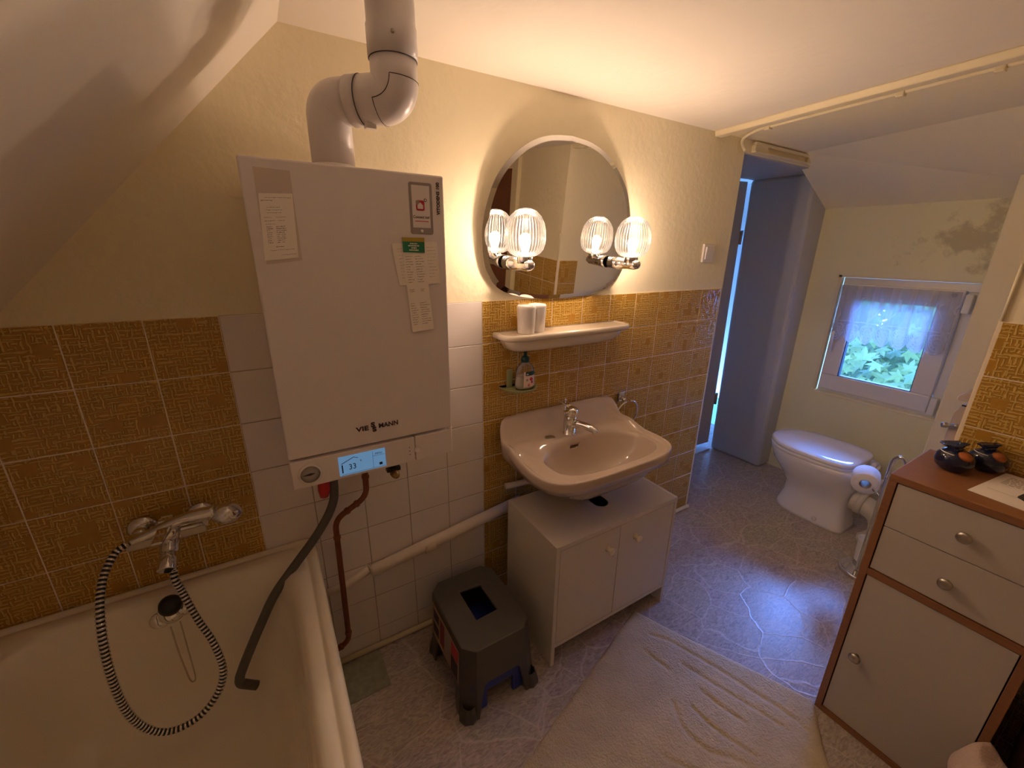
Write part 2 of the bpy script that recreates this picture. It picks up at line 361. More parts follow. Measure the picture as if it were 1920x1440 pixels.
WTILE = mat('white_tile_glaze', (0.80, 0.75, 0.73), rough=0.20, coat=0.2, bump=0.05, bscale=14)
GROUT = mat('grout', (0.86, 0.76, 0.60), rough=0.9, bump=0.3, bscale=200)
WGROUT = mat('pale_grout', (0.42, 0.35, 0.30), rough=0.9)
FLOOR = floor_mat()
RUG = rug_mat()
CHROME = mat('chrome', (0.78, 0.77, 0.75), rough=0.07, metal=1)
STEEL = mat('brushed_steel', (0.50, 0.46, 0.40), rough=0.35, metal=1)
MIRROR = mat('mirror_silver', (0.86, 0.85, 0.82), rough=0.0, metal=1)
WHITE_METAL = mat('white_enamelled_steel', (0.82, 0.77, 0.78), rough=0.45, bump=0.05, bscale=300, bdist=0.0005)
PVC_WHITE = mat('white_plastic', (0.78, 0.74, 0.72), rough=0.35)
FLUE = mat('white_flue_paint', (0.70, 0.66, 0.67), rough=0.30)
PIPE_PAINT = mat('painted_pipe', (0.72, 0.63, 0.54), rough=0.5, bump=0.4, bscale=50)
ENAMEL = mat('white_bath_enamel', (0.86, 0.80, 0.68), rough=0.12, coat=0.3)
CERAMIC_BEIGE = mat('beige_ceramic', (0.56, 0.455, 0.375), rough=0.10, coat=0.4)
CERAMIC_WHITE = mat('white_ceramic', (0.86, 0.85, 0.86), rough=0.08, coat=0.4)
COPPER = mat('aged_copper', (0.30, 0.11, 0.055), rough=0.38, metal=0.85, var=0.25, vscale=40)
BRASS = mat('brass', (0.45, 0.30, 0.12), rough=0.35, metal=0.9)
GREYHOSE = mat('grey_rubber', (0.115, 0.105, 0.095), rough=0.5)
RED = mat('red_plastic', (0.55, 0.02, 0.03), rough=0.35)
BLACK = mat('black_rubber', (0.012, 0.012, 0.014), rough=0.35)
INK = mat('dark_ink', (0.05, 0.03, 0.04), rough=0.6)
GREYINK = mat('grey_print', (0.34, 0.30, 0.30), rough=0.6)
FAINT = mat('faint_print', (0.42, 0.32, 0.27), rough=0.7)
REDINK = mat('red_print', (0.55, 0.03, 0.06), rough=0.5)
PAPER = mat('receipt_paper', (0.95, 0.90, 0.84), rough=0.8)
SLEEVE = mat('plastic_sleeve', (0.70, 0.60, 0.55), rough=0.18, coat=0.5)
GREENCARD = mat('green_card', (0.02, 0.22, 0.11), rough=0.5)
YELLOWCARD = mat('yellow_card', (0.50, 0.36, 0.04), rough=0.5)
LAMINATE = mat('cream_laminate', (0.68, 0.63, 0.55), rough=0.45)
LAMEDGE = mat('laminate_edge', (0.50, 0.40, 0.30), rough=0.5)
CHESTWHITE = mat('white_melamine', (0.54, 0.49, 0.44), rough=0.5, bump=0.06, bscale=250)
BEECH = wood_mat('beech_veneer', (0.24, 0.10, 0.04), (0.34, 0.16, 0.07))
BROWNDOOR = wood_mat('red_brown_wood', (0.16, 0.04, 0.02), (0.24, 0.07, 0.035), 0.35)
STOOLGREY = mat('dark_grey_plastic', (0.085, 0.075, 0.068), rough=0.42, bump=0.3, bscale=400, bdist=0.0006)
STOOLBLUE = mat('navy_plastic', (0.025, 0.045, 0.30), rough=0.4)
LABELART = mat('label_beige', (0.40, 0.27, 0.18), rough=0.6, var=0.45, vscale=55)
COBALT = mat('cobalt_glaze', (0.008, 0.012, 0.05), rough=0.06, coat=0.6)
ORANGECLAY = mat('orange_clay', (0.42, 0.13, 0.03), rough=0.5)
BEIGEPVC = mat('beige_drain_plastic', (0.66, 0.62, 0.52), rough=0.45)
TISSUE = mat('toilet_tissue', (0.84, 0.82, 0.82), rough=0.95, bump=0.2, bscale=200)
CARD = mat('cardboard_core', (0.42, 0.33, 0.24), rough=0.9)
TOWEL = mat('pink_towel_terry', (0.62, 0.47, 0.40), rough=0.95, bump=0.8, bscale=220, bdist=0.004)
STRIPE = mat('striped_cloth', (0.50, 0.46, 0.50), rough=0.95, var=0.5, vscale=60, bump=0.5, bscale=180)
SAGE = mat('sage_green_plastic', (0.34, 0.36, 0.16), rough=0.35)
TEAL = mat('dark_teal_plastic', (0.004, 0.055, 0.06), rough=0.3)
BEAKER = mat('speckled_beaker', (0.72, 0.68, 0.66), rough=0.35, var=0.10, vscale=400)
SHELFMAT = mat('cream_porcelain', (0.80, 0.72, 0.60), rough=0.15, coat=0.4)
PVCWIN = mat('window_pvc', (0.80, 0.79, 0.80), rough=0.3)
GASKET = mat('window_gasket', (0.02, 0.03, 0.06), rough=0.5)
GLASS = glass_mat('window_glass')
CLEARPL = glass_mat('clear_plastic', (0.93, 0.93, 0.92), transl=0.10, rough=0.08)
LIQUID = mat('pearly_soap', (0.74, 0.68, 0.62), rough=0.3)
LAMPGLASS = lamp_glass_mat()
BULB = mat('lit_bulb', (1, .9, .8), emit=(1.0, 0.82, 0.60), estr=70)
def clear_bulb(m):   # clear glass: the filament's light passes through it
    N = m.node_tree.nodes; L = m.node_tree.links; out = N['Material Output']
    tr = N.new('ShaderNodeBsdfTransparent'); em = N.new('ShaderNodeEmission'); em.inputs[0].default_value = (1.0, .82, .62, 1); em.inputs[1].default_value = 25
    ad = N.new('ShaderNodeAddShader'); L.new(tr.outputs[0], ad.inputs[0]); L.new(em.outputs[0], ad.inputs[1]); L.new(ad.outputs[0], out.inputs['Surface'])
clear_bulb(BULB)
SCREEN = mat('lcd_screen', (0.08, 0.16, 0.25), rough=0.3, emit=(0.22, 0.46, 0.78), estr=0.38)
LCDINK = mat('lcd_ink', (0.01, 0.02, 0.05), rough=0.5)
LEAF = mat('leaf_green', (0.16, 0.21, 0.05), rough=0.5, var=0.35, vscale=3)
DEEPLEAF = mat('deep_leaf_green', (0.11, 0.17, 0.05), rough=0.6, var=0.3, vscale=3)
BARK = mat('bark', (0.10, 0.07, 0.05), rough=0.9)
GRASS = mat('lawn', (0.05, 0.12, 0.03), rough=0.95)
LACE = lace_mat()
OLDVINYL = mat('grey_green_vinyl', (0.27, 0.27, 0.20), rough=0.5, var=0.45, vscale=45)
WICKER = mat('dark_brown_weave', (0.045, 0.016, 0.010), rough=0.7, bump=0.5, bscale=120)
BEIGEFAB = mat('beige_fabric', (0.34, 0.22, 0.11), rough=0.9)

# ================================================================== the room
CZ = 1.985; P = 0.153; TT = 1.305
XL = -1.42; YF = -2.55; XW = 2.38; XD = 1.392; XR = 2.21; DH = 1.93
struct(MB().box(-1.6, 2.7, -2.7, 1.7, -0.12, 0).build('floor', FLOOR))
# back wall with its tiling
wb = struct(MB().box(XL-0.1, XD, 0, 0.40, 0, 2.1).build('wall_back', WALL))
grout = MB().box(XL, -5*P, -0.0025, 0, 0.5, TT).box(0, 9*P, -0.0025, 0, 0, TT).build('grout', GROUT, wb)
MB().box(-5*P, 0, -0.0025, 0, 0, TT).build('grout', WGROUT, wb)
def tile_mesh(name, m, w=P-0.003, h=P-0.003, t=0.0045, ch=0.0014):
    a, b = w/2, h/2; s = MB()
    r0 = [(-a, 0, -b), (a, 0, -b), (a, 0, b), (-a, 0, b)]
    r1 = [(x, -t+ch, z) for x, y, z in r0]
    r2 = [(x*(1-ch/a), -t, z*(1-ch/b)) for x, y, z in r0]
    s.loft([r0, r1, r2], True, True, False)
    me = bpy.data.meshes.new(name); me.from_pydata(s.v, [], s.f)
    bm = bmesh.new(); bm.from_mesh(me); bmesh.ops.recalc_face_normals(bm, faces=bm.faces); bm.to_mesh(me); bm.free()
    me.materials.append(m); return me
TA = tile_mesh('amber_tile', AMBER); TW = tile_mesh('white_tile', WTILE, P-0.002, P-0.002, 0.004)
rt = random.Random(3)
def tile(me, x, y, z, parent, rz=0, sx=1, sz=1):
    o = bpy.data.objects.new('tile', me); COL.objects.link(o); o.parent = parent
    o.matrix_parent_inverse = Matrix.Translation(-world_loc(parent))
    o.location = (x, y+rt.uniform(0, 0.0008), z); o.rotation_euler = (rt.uniform(-.004, .004), 0, rz+rt.uniform(-.004, .004)); o.scale = (sx, 1, sz); return o
def tile_block(me, c0, c1, rows, parent):
    for c in range(c0, c1):
        for j in range(rows):
            z1 = TT-j*P; z0 = max(z1-P, 0.0)
            x0 = max(c*P, XL); x1 = (c+1)*P
            tile(me, (x0+x1)/2, 0, (z0+z1)/2, parent, 0, (x1-x0-0.003)/(P-0.003), (z1-z0-0.003)/(P-0.003))
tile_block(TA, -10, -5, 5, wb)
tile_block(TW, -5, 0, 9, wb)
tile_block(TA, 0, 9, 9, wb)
# header over the doorway, far jamb, hall behind
struct(MB().box(XD, 2.7, 0.0, 0.40, DH, 2.1).build('wall_door_header', GREEN))
wj = struct(MB().hexa([(2.255, .045, 0), (2.7, .045, 0), (2.7, .42, 0), (2.235, .42, 0)], [(2.185, .045, DH), (2.7, .045, DH), (2.7, .42, DH), (2.165, .42, DH)]).build('wall_door_jamb', JAMB, bevel=0.02, seg=3))
MB().box(XD+0.001, 2.25, 0.012, 0.40, DH-0.004, DH).build('door_soffit', JAMB, wj)
MB().box(XD, XD+0.004, 0.012, 0.42, 0, DH).build('door_reveal', JAMB, wj)
struct(MB().box(0.9, 3.4, 1.60, 1.7, 0, 2.1).build('wall_hall', CEIL))
struct(MB().box(0.8, 0.9, 0.4, 1.7, 0, 2.1).build('wall_hall_side', CEIL))
struct(MB().box(0.9, 3.4, 0.4, 1.7, 2.1, 2.2).build('ceiling_hall', CEIL))
struct(MB().box(3.4, 3.5, 0.4, 0.46, 0, 2.1).box(3.4, 3.5, 0.80, 1.7, 0, 2.1).box(3.4, 3.5, 0.46, 0.80, 0, 1.2).box(3.4, 3.5, 0.46, 0.80, 1.7, 2.1).build('wall_hall_end', CEIL))  # unseen end wall; its opening is added to feed daylight to the door gap
struct(MB().box(2.6, 3.4, 0.38, 0.42, 0, 2.1).build('wall_hall_return', CEIL))
# door standing a little ajar into the hall
hx, hy = 2.166, 0.43
d1 = tag(empty('door_1', (hx, hy, 0)), kind='structure')
ang = math.radians(4)
def lean(z): return .062*(1-z/DH)
def dl(a, b, z): return (hx-0.010+lean(z)-a*math.cos(ang)-b*math.sin(ang), hy+a*math.sin(ang)*1+b*math.cos(ang), z)
MB().hexa([dl(0, 0, .05), dl(.80, 0, .05), dl(.80, .04, .05), dl(0, .04, .05)], [dl(0, 0, DH-0.008), dl(.80, 0, DH-0.035), dl(.80, .04, DH-0.035), dl(0, .04, DH-0.008)]).build('door_leaf', JAMB, d1, bevel=0.004)
MB().hexa([dl(0.004, -.003, .17), dl(.78, -.003, .17), dl(.78, 0, .17), dl(0.004, 0, .17)], [dl(0.004, -.003, .176), dl(.78, -.003, .176), dl(.78, 0, .176), dl(0.004, 0, .176)]).build('kick_rail', JAMB, d1)
for z in (0.42, 1.58):
    h = MB(); hl = hx+lean(z); h.frustum((hl-0.003, hy-0.004, z-0.045), (hl-0.003, hy-0.004, z+0.045), 0.009, n=12); h.box(hl-0.016, hl+0.012, hy-0.004, hy+0.004, z-0.04, z+0.04)
    h.build('hinge', STEEL, d1)
MB().box(XD, 2.2, 0.40, 0.46, 0.0, 0.012).build('threshold', JAMB, d1)
# left: low knee wall and roof slope, flat ceiling
struct(MB().box(XL-0.1, XL, YF, 0, 0, 1.10).build('wall_left', CEIL))
SL = (-0.534, CZ); SB = (XL-0.04, 1.00)
struct(MB().prism([(SL[0], 0.0, SL[1]), (SB[0], 0.0, SB[1]), (SB[0]-0.09, 0.0, SB[1]+0.09), (SL[0]-0.02, 0.0, SL[1]+0.12)], (0, YF, 0)).build('ceiling_slope_left', CEIL))
struct(MB().prism([(-0.56, 0.0, CZ), (1.16, 0.0, CZ), (1.075, -1.03, CZ), (1.075, YF, CZ), (-0.56, YF, CZ)], (0, 0, 0.12)).build('ceiling', CEIL))
struct(MB().prism([(1.16, 0.0, CZ), (1.90, 0.0, CZ), (1.70, -1.03, CZ), (1.075, -1.03, CZ)], (0, 0, 0.12)).build('ceiling_alcove', GREEN))
struct(MB().hexa([(1.90, 0.0, CZ), (2.40, 0.0, 1.732), (2.40, -1.05, 1.727), (1.69, -1.05, CZ)], [(1.90, 0.0, CZ+.13), (2.48, 0.0, 1.86), (2.48, -1.05, 1.86), (1.69, -1.05, CZ+.13)]).build('ceiling_slope_right', GREEN))
struct(MB().hexa([(1.90, 0.0, CZ), (2.40, 0.0, 1.732), (2.40, 0.046, 1.732), (1.90, 0.046, CZ)], [(1.90, 0.0, CZ+.13), (2.48, 0.0, 1.86), (2.48, 0.046, 1.86), (1.90, 0.046, CZ+.13)]).build('ceiling_slope_corner', GREEN))
# window wall (hole for the window) and pier
WY0, WY1, WZ0, WZ1 = -0.722, -0.112, 0.625, 1.362
ww = MB().box(XW, XW+0.22, -1.1, WY0, 0, 1.9).box(XW, XW+0.22, WY1, 0.4, 0, 1.9).box(XW, XW+0.22, WY0, WY1, 0, WZ0).box(XW, XW+0.22, WY0, WY1, WZ1, 1.9)
struct(ww.build('wall_right', STAIN))
struct(MB().box(2.22, XW+.001, -1.04, -0.748, 0, 1.86).build('wall_pier', GREEN, bevel=0.006))
# block with the tiled corner on the camera side
wt = struct(MB().box(1.078, 2.5, YF, -1.03, 0, 2.1).build('wall_tiled', WALL))
MB().box(1.0745, 1.078, -1.56, -1.03, 0, TT).box(1.078, 1.245, -1.03, -1.0275, 0, TT).build('grout', GROUT, wt)
for j in range(9):
    z1 = TT-j*P; z0 = max(z1-P, 0); zs = (z1-z0-0.003)/(P-0.003)
    for k in range(4):
        y1 = -1.036-k*P; y0 = max(y1-P, -1.56)
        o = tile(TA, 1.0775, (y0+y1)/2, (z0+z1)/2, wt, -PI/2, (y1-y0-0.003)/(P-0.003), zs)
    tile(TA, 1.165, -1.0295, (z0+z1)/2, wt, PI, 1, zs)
tr = struct(MB().tube([(1.0725, -1.0335, TT+0.002), (1.0725, -1.0335, TT+0.16)], 0.004, 8).box(1.062, 1.085, -1.04, -1.028, TT+0.155, TT+0.17).build('trim_corner', CREAM))
struct(MB().box(XL-0.1, 1.2, YF-0.1, YF, 0, 2.1).build('wall_front', WALL))
d2 = tag(empty('door_2', (1.06, -2.1, 0)), kind='structure')
MB().box(1.045, 1.078, -1.66, -1.575, 0, 1.95).box(1.045, 1.078, YF, -1.66, 1.87, 1.95).build('door_frame', CREAM, d2, bevel=0.006)
MB().box(1.055, 1.078, YF, -1.66, 0, 1.87).build('door_leaf', BROWNDOOR, d2)
# ceiling trim strip with cable, header ledge, skirting
tdir = (Vector((1.078, -1.03, 0))-Vector((1.152, 0, 0))).normalized(); tn = Vector((-tdir.y, tdir.x, 0))
def tq(s, o, z): p = Vector((1.152, -0.002, 0))+tdir*s+tn*o; return (p.x, p.y, z)
struct(MB().hexa([tq(0, 0, CZ-.022), tq(1.02, 0, CZ-.022), tq(1.02, .042, CZ-.022), tq(0, .042, CZ-.022)], [tq(0, -.006, CZ), tq(1.02, -.006, CZ), tq(1.02, .046, CZ), tq(0, .046, CZ)]).build('trim_1', CREAM, bevel=0.004))
struct(MB().box(XD+.05, 1.96, -0.022, 0, DH+0.004, DH+0.012).box(XD+.05, 1.96, -0.022, 0, DH+0.036, DH+0.048).box(XD+.05, XD+.16, -0.018, 0, DH+0.012, DH+0.036).box(1.935, 1.96, -0.018, 0, DH+0.012, DH+0.036).build('trim_2', CREAM, bevel=0.002))
# cable with clips
cp = [tq(s, .085, CZ-.012) for s in (1.0, .8, .6, .4, .25, .16)]
cp += [(1.262, -0.085, CZ-.016), (1.30, -0.04, CZ-.022), (1.345, -0.016, CZ-.034), (1.372, -0.012, CZ-.05)]
cb = tag(empty('ceiling_cable', tq(.5, .085, CZ-.012)), 'cream painted cable clipped along the ceiling trim above the doorway', 'cable')
MB().tube(spline(cp, 8), 0.0075, 10).build('cable_sheath', CREAM, cb)
for s in (.185, .62, .84):
    a = tq(s, .085, CZ)
    MB().box(a[0]-.012, a[0]+.014, a[1]-.011, a[1]+.011, CZ-.026, CZ).build('cable_clip', CREAM, cb, bevel=0.003)
jb = tag(MB().lathe([(0.0, -.012), (.020, -.012), (.030, 0.0)], (1.352, -0.001, 1.951), (0, -1, 0), 18).build('cable_box', CREAM), 'small cream plaster boss where the cable enters the wall', 'cable box')
bb = MB(); bb.tube([(-0.625, -0.016, 0.011), (XD-0.01, -0.016, 0.011)], 0.0105, 8)
struct(bb.build('baseboard_back', PVC_WHITE if False else CREAM))
sc = tag(MB().box(-0.615, -0.468, -0.185, -0.030, 0.0, 0.0025).build('vinyl_offcut', OLDVINYL), 'square grey green vinyl offcut on the floor beside the copper pipe', 'vinyl offcut')
# outside ground
struct(MB().box(2.7, 30, -20, 20, -3.2, -3.0).build('ground', GRASS))

# ================================================================== window
win = tag(empty('window_1', (XW+0.05, (WY0+WY1)/2, WZ0)), kind='structure')
def frame_ring(x0, x1, y0, y1, z0, z1, w, wb_=None, wt_=None, wl=None, wr=None):
    wb_ = wb_ or w; wt_ = wt_ or w; wl = wl or w; wr = wr or w
    return MB().box(x0, x1, y0, y1, z0, z0+wb_).box(x0, x1, y0, y1, z1-wt_, z1).box(x0, x1, y0, y0+wr, z0+wb_, z1-wt_).box(x0, x1, y1-wl, y1, z0+wb_, z1-wt_)
frame_ring(XW+.035, XW+.09, WY0+.004, WY1-.018, WZ0+.006, WZ1-.014, .045).build('frame', PVCWIN, win, bevel=0.004)
SY0, SY1, SZ0, SZ1 = -0.672, -0.140, 0.652, 1.312
sash = frame_ring(XW+.008, XW+.065, SY0, SY1, SZ0, SZ1, .088, .095).build('sash', PVCWIN, win, bevel=0.006)
frame_ring(XW+.018, XW+.05, SY0+.086, SY1-.086, SZ0+.093, SZ1-.086, .006).build('gasket', GASKET, sash)
MB().box(XW+.035, XW+.041, SY0+.085, SY1-.085, SZ0+.09, SZ1-.085).build('pane', GLASS, sash)
for z in (0.70, 1.25): MB().box(XW-.006, XW+.03, WY0+.016, WY0+.045, z-.05, z+.045).build('hinge_cover', PVCWIN, win, bevel=0.004)
hd = MB(); hd.box(XW-.004, XW+.009, SY1-.038, SY1-.012, .985, 1.05); hd.tube(fillet([(XW+.008, SY1-.025, 1.02), (XW-.03, SY1-.025, 1.02), (XW-.034, SY1-.030, .905)], .018), 0.0085, 10)
hd.build('handle', PVCWIN, win, bevel=0)
MB().box(XW-.008, XW+.04, WY0-.004, WY1+.004, WZ0-.006, WZ0+.006).build('sill', GREEN, win, bevel=0.003)
MB().box(XW+.001, XW+.035, WY1-.016, WY1+.001, WZ0, WZ1).box(XW+.001, XW+.035, WY0, WY1, WZ1-.012, WZ1+.001).build('reveal', CREAM, win)
# lace valance
cur = thing('lace_curtain', 'short white lace valance with scalloped hem on the toilet window', 'curtain', (XW, -0.4, 1.0))
CY0, CY1, CZT = -0.668, -0.138, 1.306
nu, nv = 168, 26; vs_, fs_, uvs = [], [], []
for j in range(nv+1):
    v = j/nv
    for i in range(nu+1):
        u = i/nu
        sag = 0.045*(abs(math.sin(u*PI*7))**0.7)
        zb = 0.985-sag+0.03
        fold = 0.0075*math.sin(u*PI*2*6.5+0.8)+0.0025*math.sin(u*PI*2*13.7+v*1.5)
        x = XW-0.016+fold*(0.4+0.6*(1-v))
        y = CY1+(CY0-CY1)*(u+0.006*math.sin(u*40)*(1-v))
        vs_.append((x, y, zb+(CZT-zb)*v)); uvs.append((u, v))
for j in range(nv):
    for i in range(nu): a = j*(nu+1)+i; fs_.append((a, a+1, a+nu+2, a+nu+1))
cm = bpy.data.meshes.new('lace_panel'); cm.from_pydata(vs_, [], fs_); ul = cm.uv_layers.new(name='UVMap')
for lp in cm.loops: ul.data[lp.index].uv = uvs[lp.vertex_index]
cm.polygons.foreach_set('use_smooth', [True]*len(cm.polygons)); cm.materials.append(LACE)
co = bpy.data.objects.new('lace_panel', cm); COL.objects.link(co); co.parent = cur; co.matrix_parent_inverse = Matrix.Translation(-Vector(cur.location))
MB().tube([(XW-0.008, CY0+.02, 1.288), (XW-0.008, CY1-.01, 1.288)], 0.004, 8).build('curtain_rod', PVCWIN, cur)
for y in (CY0+.03, CY1-.02): MB().lathe([(.0, -.006), (.011, -.006), (.011, .010), (0, .012)], (XW-.004, y, 1.288), (-1, 0, 0), 14).build('rod_hook', CLEARPL, cur)
# tree outside
tree = thing('maple_tree', 'bright green leafy maple branches outside the toilet window', 'tree', (4.6, 0.3, -3.0))
def leaf_outline():
    pts = []; lobes = [(-1.9, .62), (-0.95, .86), (0, 1.0), (0.95, .86), (1.9, .62)]
    prev = None
    for a, r in lobes:
        pts += [(a-.30, r*.62), (a-.12, r*.80), (a, r), (a+.12, r*.80), (a+.30, r*.62), (a+.475, .40)]
    pts = pts[:-1]
    out = [(math.sin(a)*r, math.cos(a)*r) for a, r in pts]
    return out+[(.06, -.18), (-.06, -.18)]
def leaf_mesh(m):
    s = MB(); o = leaf_outline(); n = len(o)
    vs = [(0, 0, .04)]+[(x, y, -.18*abs(x)**1.5) for x, y in o]
    s.add(vs, [(0, 1+i, 1+(i+1) % n) for i in range(n)], True)
    me = bpy.data.meshes.new('leaf'); me.from_pydata(s.v, [], s.f); me.materials.append(m); return me
LM = [leaf_mesh(LEAF), leaf_mesh(DEEPLEAF)]
rl = random.Random(11)
def leaf_xf(near):
    x = rl.uniform(3.5, 4.1) if near else rl.uniform(3.9, 5.6)
    t = (x+0.66)/3.04
    yc = -1.312+t*rl.uniform(.50, 1.25); zc = 1.473+t*rl.uniform(-.92, -.16)
    if not near: yc = -1.312+t*rl.uniform(.3, 1.5); zc = 1.473+t*rl.uniform(-1.1, -.14)
    tilt = Matrix.Rotation(rl.uniform(-.5, .5), 4, 'X') @ Matrix.Rotation(-PI/2+rl.uniform(-.1, 1.0), 4, 'Y')
    return Matrix.Translation((x, yc, zc)) @ tilt @ Matrix.Rotation(rl.uniform(0, 6.28), 4, 'Z') @ Matrix.Scale(rl.uniform(.06, .115), 4)
for k in range(280):
    o = bpy.data.objects.new('leaf', LM[0] if rl.random() < .72 else LM[1]); COL.objects.link(o); o.parent = tree
    o.matrix_parent_inverse = Matrix.Translation(-Vector(tree.location)); o.matrix_basis = leaf_xf(True)
far = MB(); base = LM[0]; bv = [v.co.copy() for v in base.vertices]; bf = [tuple(p.vertices) for p in base.polygons]
for k in range(1500):
    Mx = leaf_xf(False) @ Matrix.Scale(1.35, 4); far.add([Mx @ v for v in bv], bf)
tag(far.build('foliage', DEEPLEAF, tree), kind='stuff')
br = MB(); br.tube(spline([(4.6, .3, -3.0), (4.55, .2, -1.6), (4.45, .35, -.3), (4.3, .2, .5)], 6), [.12]*6+[.09]*6+[.05]*6+[.02], 10)
for a, b in (((4.55, .2, -1.2), (3.9, -.3, .3)), ((4.5, .25, -.8), (3.8, .5, .5)), ((4.45, .3, -.4), (5.2, -.2, .4)), ((4.45, .3, -.4), (4.9, .9, .5))):
    br.frustum(a, b, .04, .008, 8)
br.build('trunk', BARK, tree)

# ================================================================== bathtub
def srect(cx, cy, hx_, hy_, e, n=72):
    out = []
    for i in range(n):
        a = 2*PI*i/n; c, s = math.cos(a), math.sin(a)
        out.append((cx+hx_*math.copysign(abs(c)**(2/e), c), cy+hy_*math.copysign(abs(s)**(2/e), s)))
    return out
tub = thing('bathtub', 'built-in cream white enamel bathtub beneath the bath mixer tap', 'bathtub', (-1.0, -0.85, 0))
TX0, TX1, TY0, TY1, TZ = -1.40, -0.628, -1.68, -0.004, 0.578
tcx, tcy = (TX0+TX1)/2, (TY0+TY1)/2; thx, thy = (TX1-TX0)/2, (TY1-TY0)/2
rings = []
def tring(dx, dyf, dyb, e, z):
    y0, y1 = TY0+dyf, TY1-dyb
    return [(x, y, z) for x, y in srect(tcx, (y0+y1)/2, thx-dx, (y1-y0)/2, e)]
for dx, dyf, dyb, e, z in [(0.004, .004, .004, 40, .02), (.004, .004, .004, 40, .52), (0, 0, 0, 40, .525), (0, 0, 0, 40, TZ-.012), (.005, .005, .005, 40, TZ-.002), (.012, .012, .012, 36, TZ+.001), (.024, .03, .024, 30, TZ), (.028, .034, .028, 24, TZ-.004), (.032, .038, .032, 20, TZ-.004), (.036, .042, .036, 18, TZ),
          (.056, .075, .062, 12, TZ), (.066, .09, .070, 9, TZ-.004), (.074, .10, .078, 7.5, TZ-.016), (.082, .13, .088, 6.5, TZ-.06), (.095, .20, .105, 5.5, TZ-.16), (.112, .28, .125, 5, TZ-.28), (.135, .34, .15, 4.5, TZ-.36), (.175, .40, .20, 4, TZ-.405), (.25, .50, .30, 3.5, TZ-.42)]:
    rings.append(tring(dx, dyf, dyb, e, z))
MB().loft(rings, True, True).build('tub_shell', ENAMEL, tub)
ov = (-0.998, -0.092, 0.528)
o_ = MB().lathe([(0, .010), (.020, .010), (.029, .006), (.032, 0), (.030, -.012)], ov, (0.02, -1, .15), 28).build('overflow_cover', CHROME, tub)
wing = MB()
for sx in (-1, 1): wing.lathe([(0, .009), (.018, .009), (.024, .003), (.022, -.008)], (ov[0]+sx*.026, ov[1], ov[2]-.004+.008*sx), (0.02, -1, .15), 20)
wing.build('overflow_wing', CHROME, tub)
pl = MB().lathe([(0, .020), (.012, .020), (.024, .014), (.027, 0.0), (.022, -.010)], (-0.990, -0.110, 0.566), (0.0, -1, .25), 24).build('drain_plug', BLACK, tub)
ch = []
pa = at(320, 1175, 1, -0.118); pb = at(357, 1278, 1, -.16); pc = at(368, 1273, 1, -.16); pd = at(338, 1165, 1, -.118)
pathc = spline([pa, pa.lerp(pb, .5)+Vector((-.002, 0, 0)), pb+Vector((0, 0, .012)), (pb+pc)/2+Vector((0, 0, -.004)), pc+Vector((0, 0, .012)), pc.lerp(pd, .5), pd], 14)
MB().tube(pathc, 0.0019, 6).build('plug_chain', STEEL, tub)

# ================================================================== bath mixer with hand shower
mx_ = thing('bath_mixer', 'chrome bath mixer tap with lever above the tub on amber tiles', 'tap', (-0.945, -0.01, 0.79))
wl = at(268, 990, 1, -0.008); wr = at(378, 962, 1, -0.008)
for w in (wl, wr):
    f = MB().lathe([(.0, .014), (.020, .014), (.033, .006), (.035, 0)], (w.x, -0.0075, w.z), (0, -1, 0), 28).build('wall_flange', CHROME, mx_)
    MB().frustum((w.x, -0.008, w.z), (w.x, -.062, w.z), .017, .019, 20).build('inlet_union', CHROME, f)
bl_, br_ = Vector((wl.x-.014, -.075, wl.z+.002)), Vector((wr.x+.014, -.075, wr.z+.002))
bar = MB().tube([bl_, bl_.lerp(br_, .02), bl_.lerp(br_, .98), br_], [.017, .0215, .0215, .017], 24).build('mixer_body', CHROME, mx_)
mid = bl_.lerp(br_, .52)
MB().lathe([(.0, .052), (.020, .050), (.026, .040), (.027, .0), (.024, -.03), (0, -.035)], mid, (0, -.75, .66), 26).build('cartridge', CHROME, mx_)
lev0 = mid+Vector((0, -.040, .036))
lv = MB().hexa([lev0+Vector((-.016, 0, -.006)), lev0+Vector((.016, 0, -.006)), lev0+Vector((.012, -.085, .012)), lev0+Vector((-.012, -.085, .012))], [lev0+Vector((-.014, 0, .008)), lev0+Vector((.014, 0, .008)), lev0+Vector((.010, -.085, .020)), lev0+Vector((-.010, -.085, .020))])
lv.build('lever', CHROME, mx_, bevel=0.005, seg=3)
sp0 = mid+Vector((0, -.004, -.005)); tip = at(312, 1070, 1, -.165)
MB().tube(spline([sp0, sp0+Vector((-.004, -.04, -.030)), (sp0+tip)/2+Vector((0, -.025, -.01)), tip], 6), [.021, .022, .022, .022, .022, .022]+[.021]*6+[.0195]*7, 20).build('spout', CHROME, mx_)
for fx0, fx1, fz in ((bl_.x-.002, mid.x-.020, bl_.z), (mid.x+.024, br_.x+.004, br_.z)): MB().box(fx0, fx1, -.098, -.094, fz-.010, fz+.010).build('flat_facet', STEEL, mx_, bevel=0.0015)
MB().box(mid.x-.016, mid.x+.016, -.092, -.062, mid.z+.018, mid.z+.05).build('shower_cradle', CHROME, mx_, bevel=0.006)
hs = thing('hand_shower', 'chrome hand shower lying on the bath mixer with ribbed hose loop', 'hand shower', (-0.93, -0.10, 0.82))
h0 = at(243, 1018, 1, -.105); h1 = at(345, 972, 1, -.10); h2 = at(405, 958, 1, -.11)
MB().tube(spline([h0, h0.lerp(h1, .4), h1, h2], 6), [.0085]*3+[.011]*4+[.0135]*6+[.016]*5+[.020], 18).build('handle', CHROME, hs)
hd_ = at(425, 962, 1, -.115)
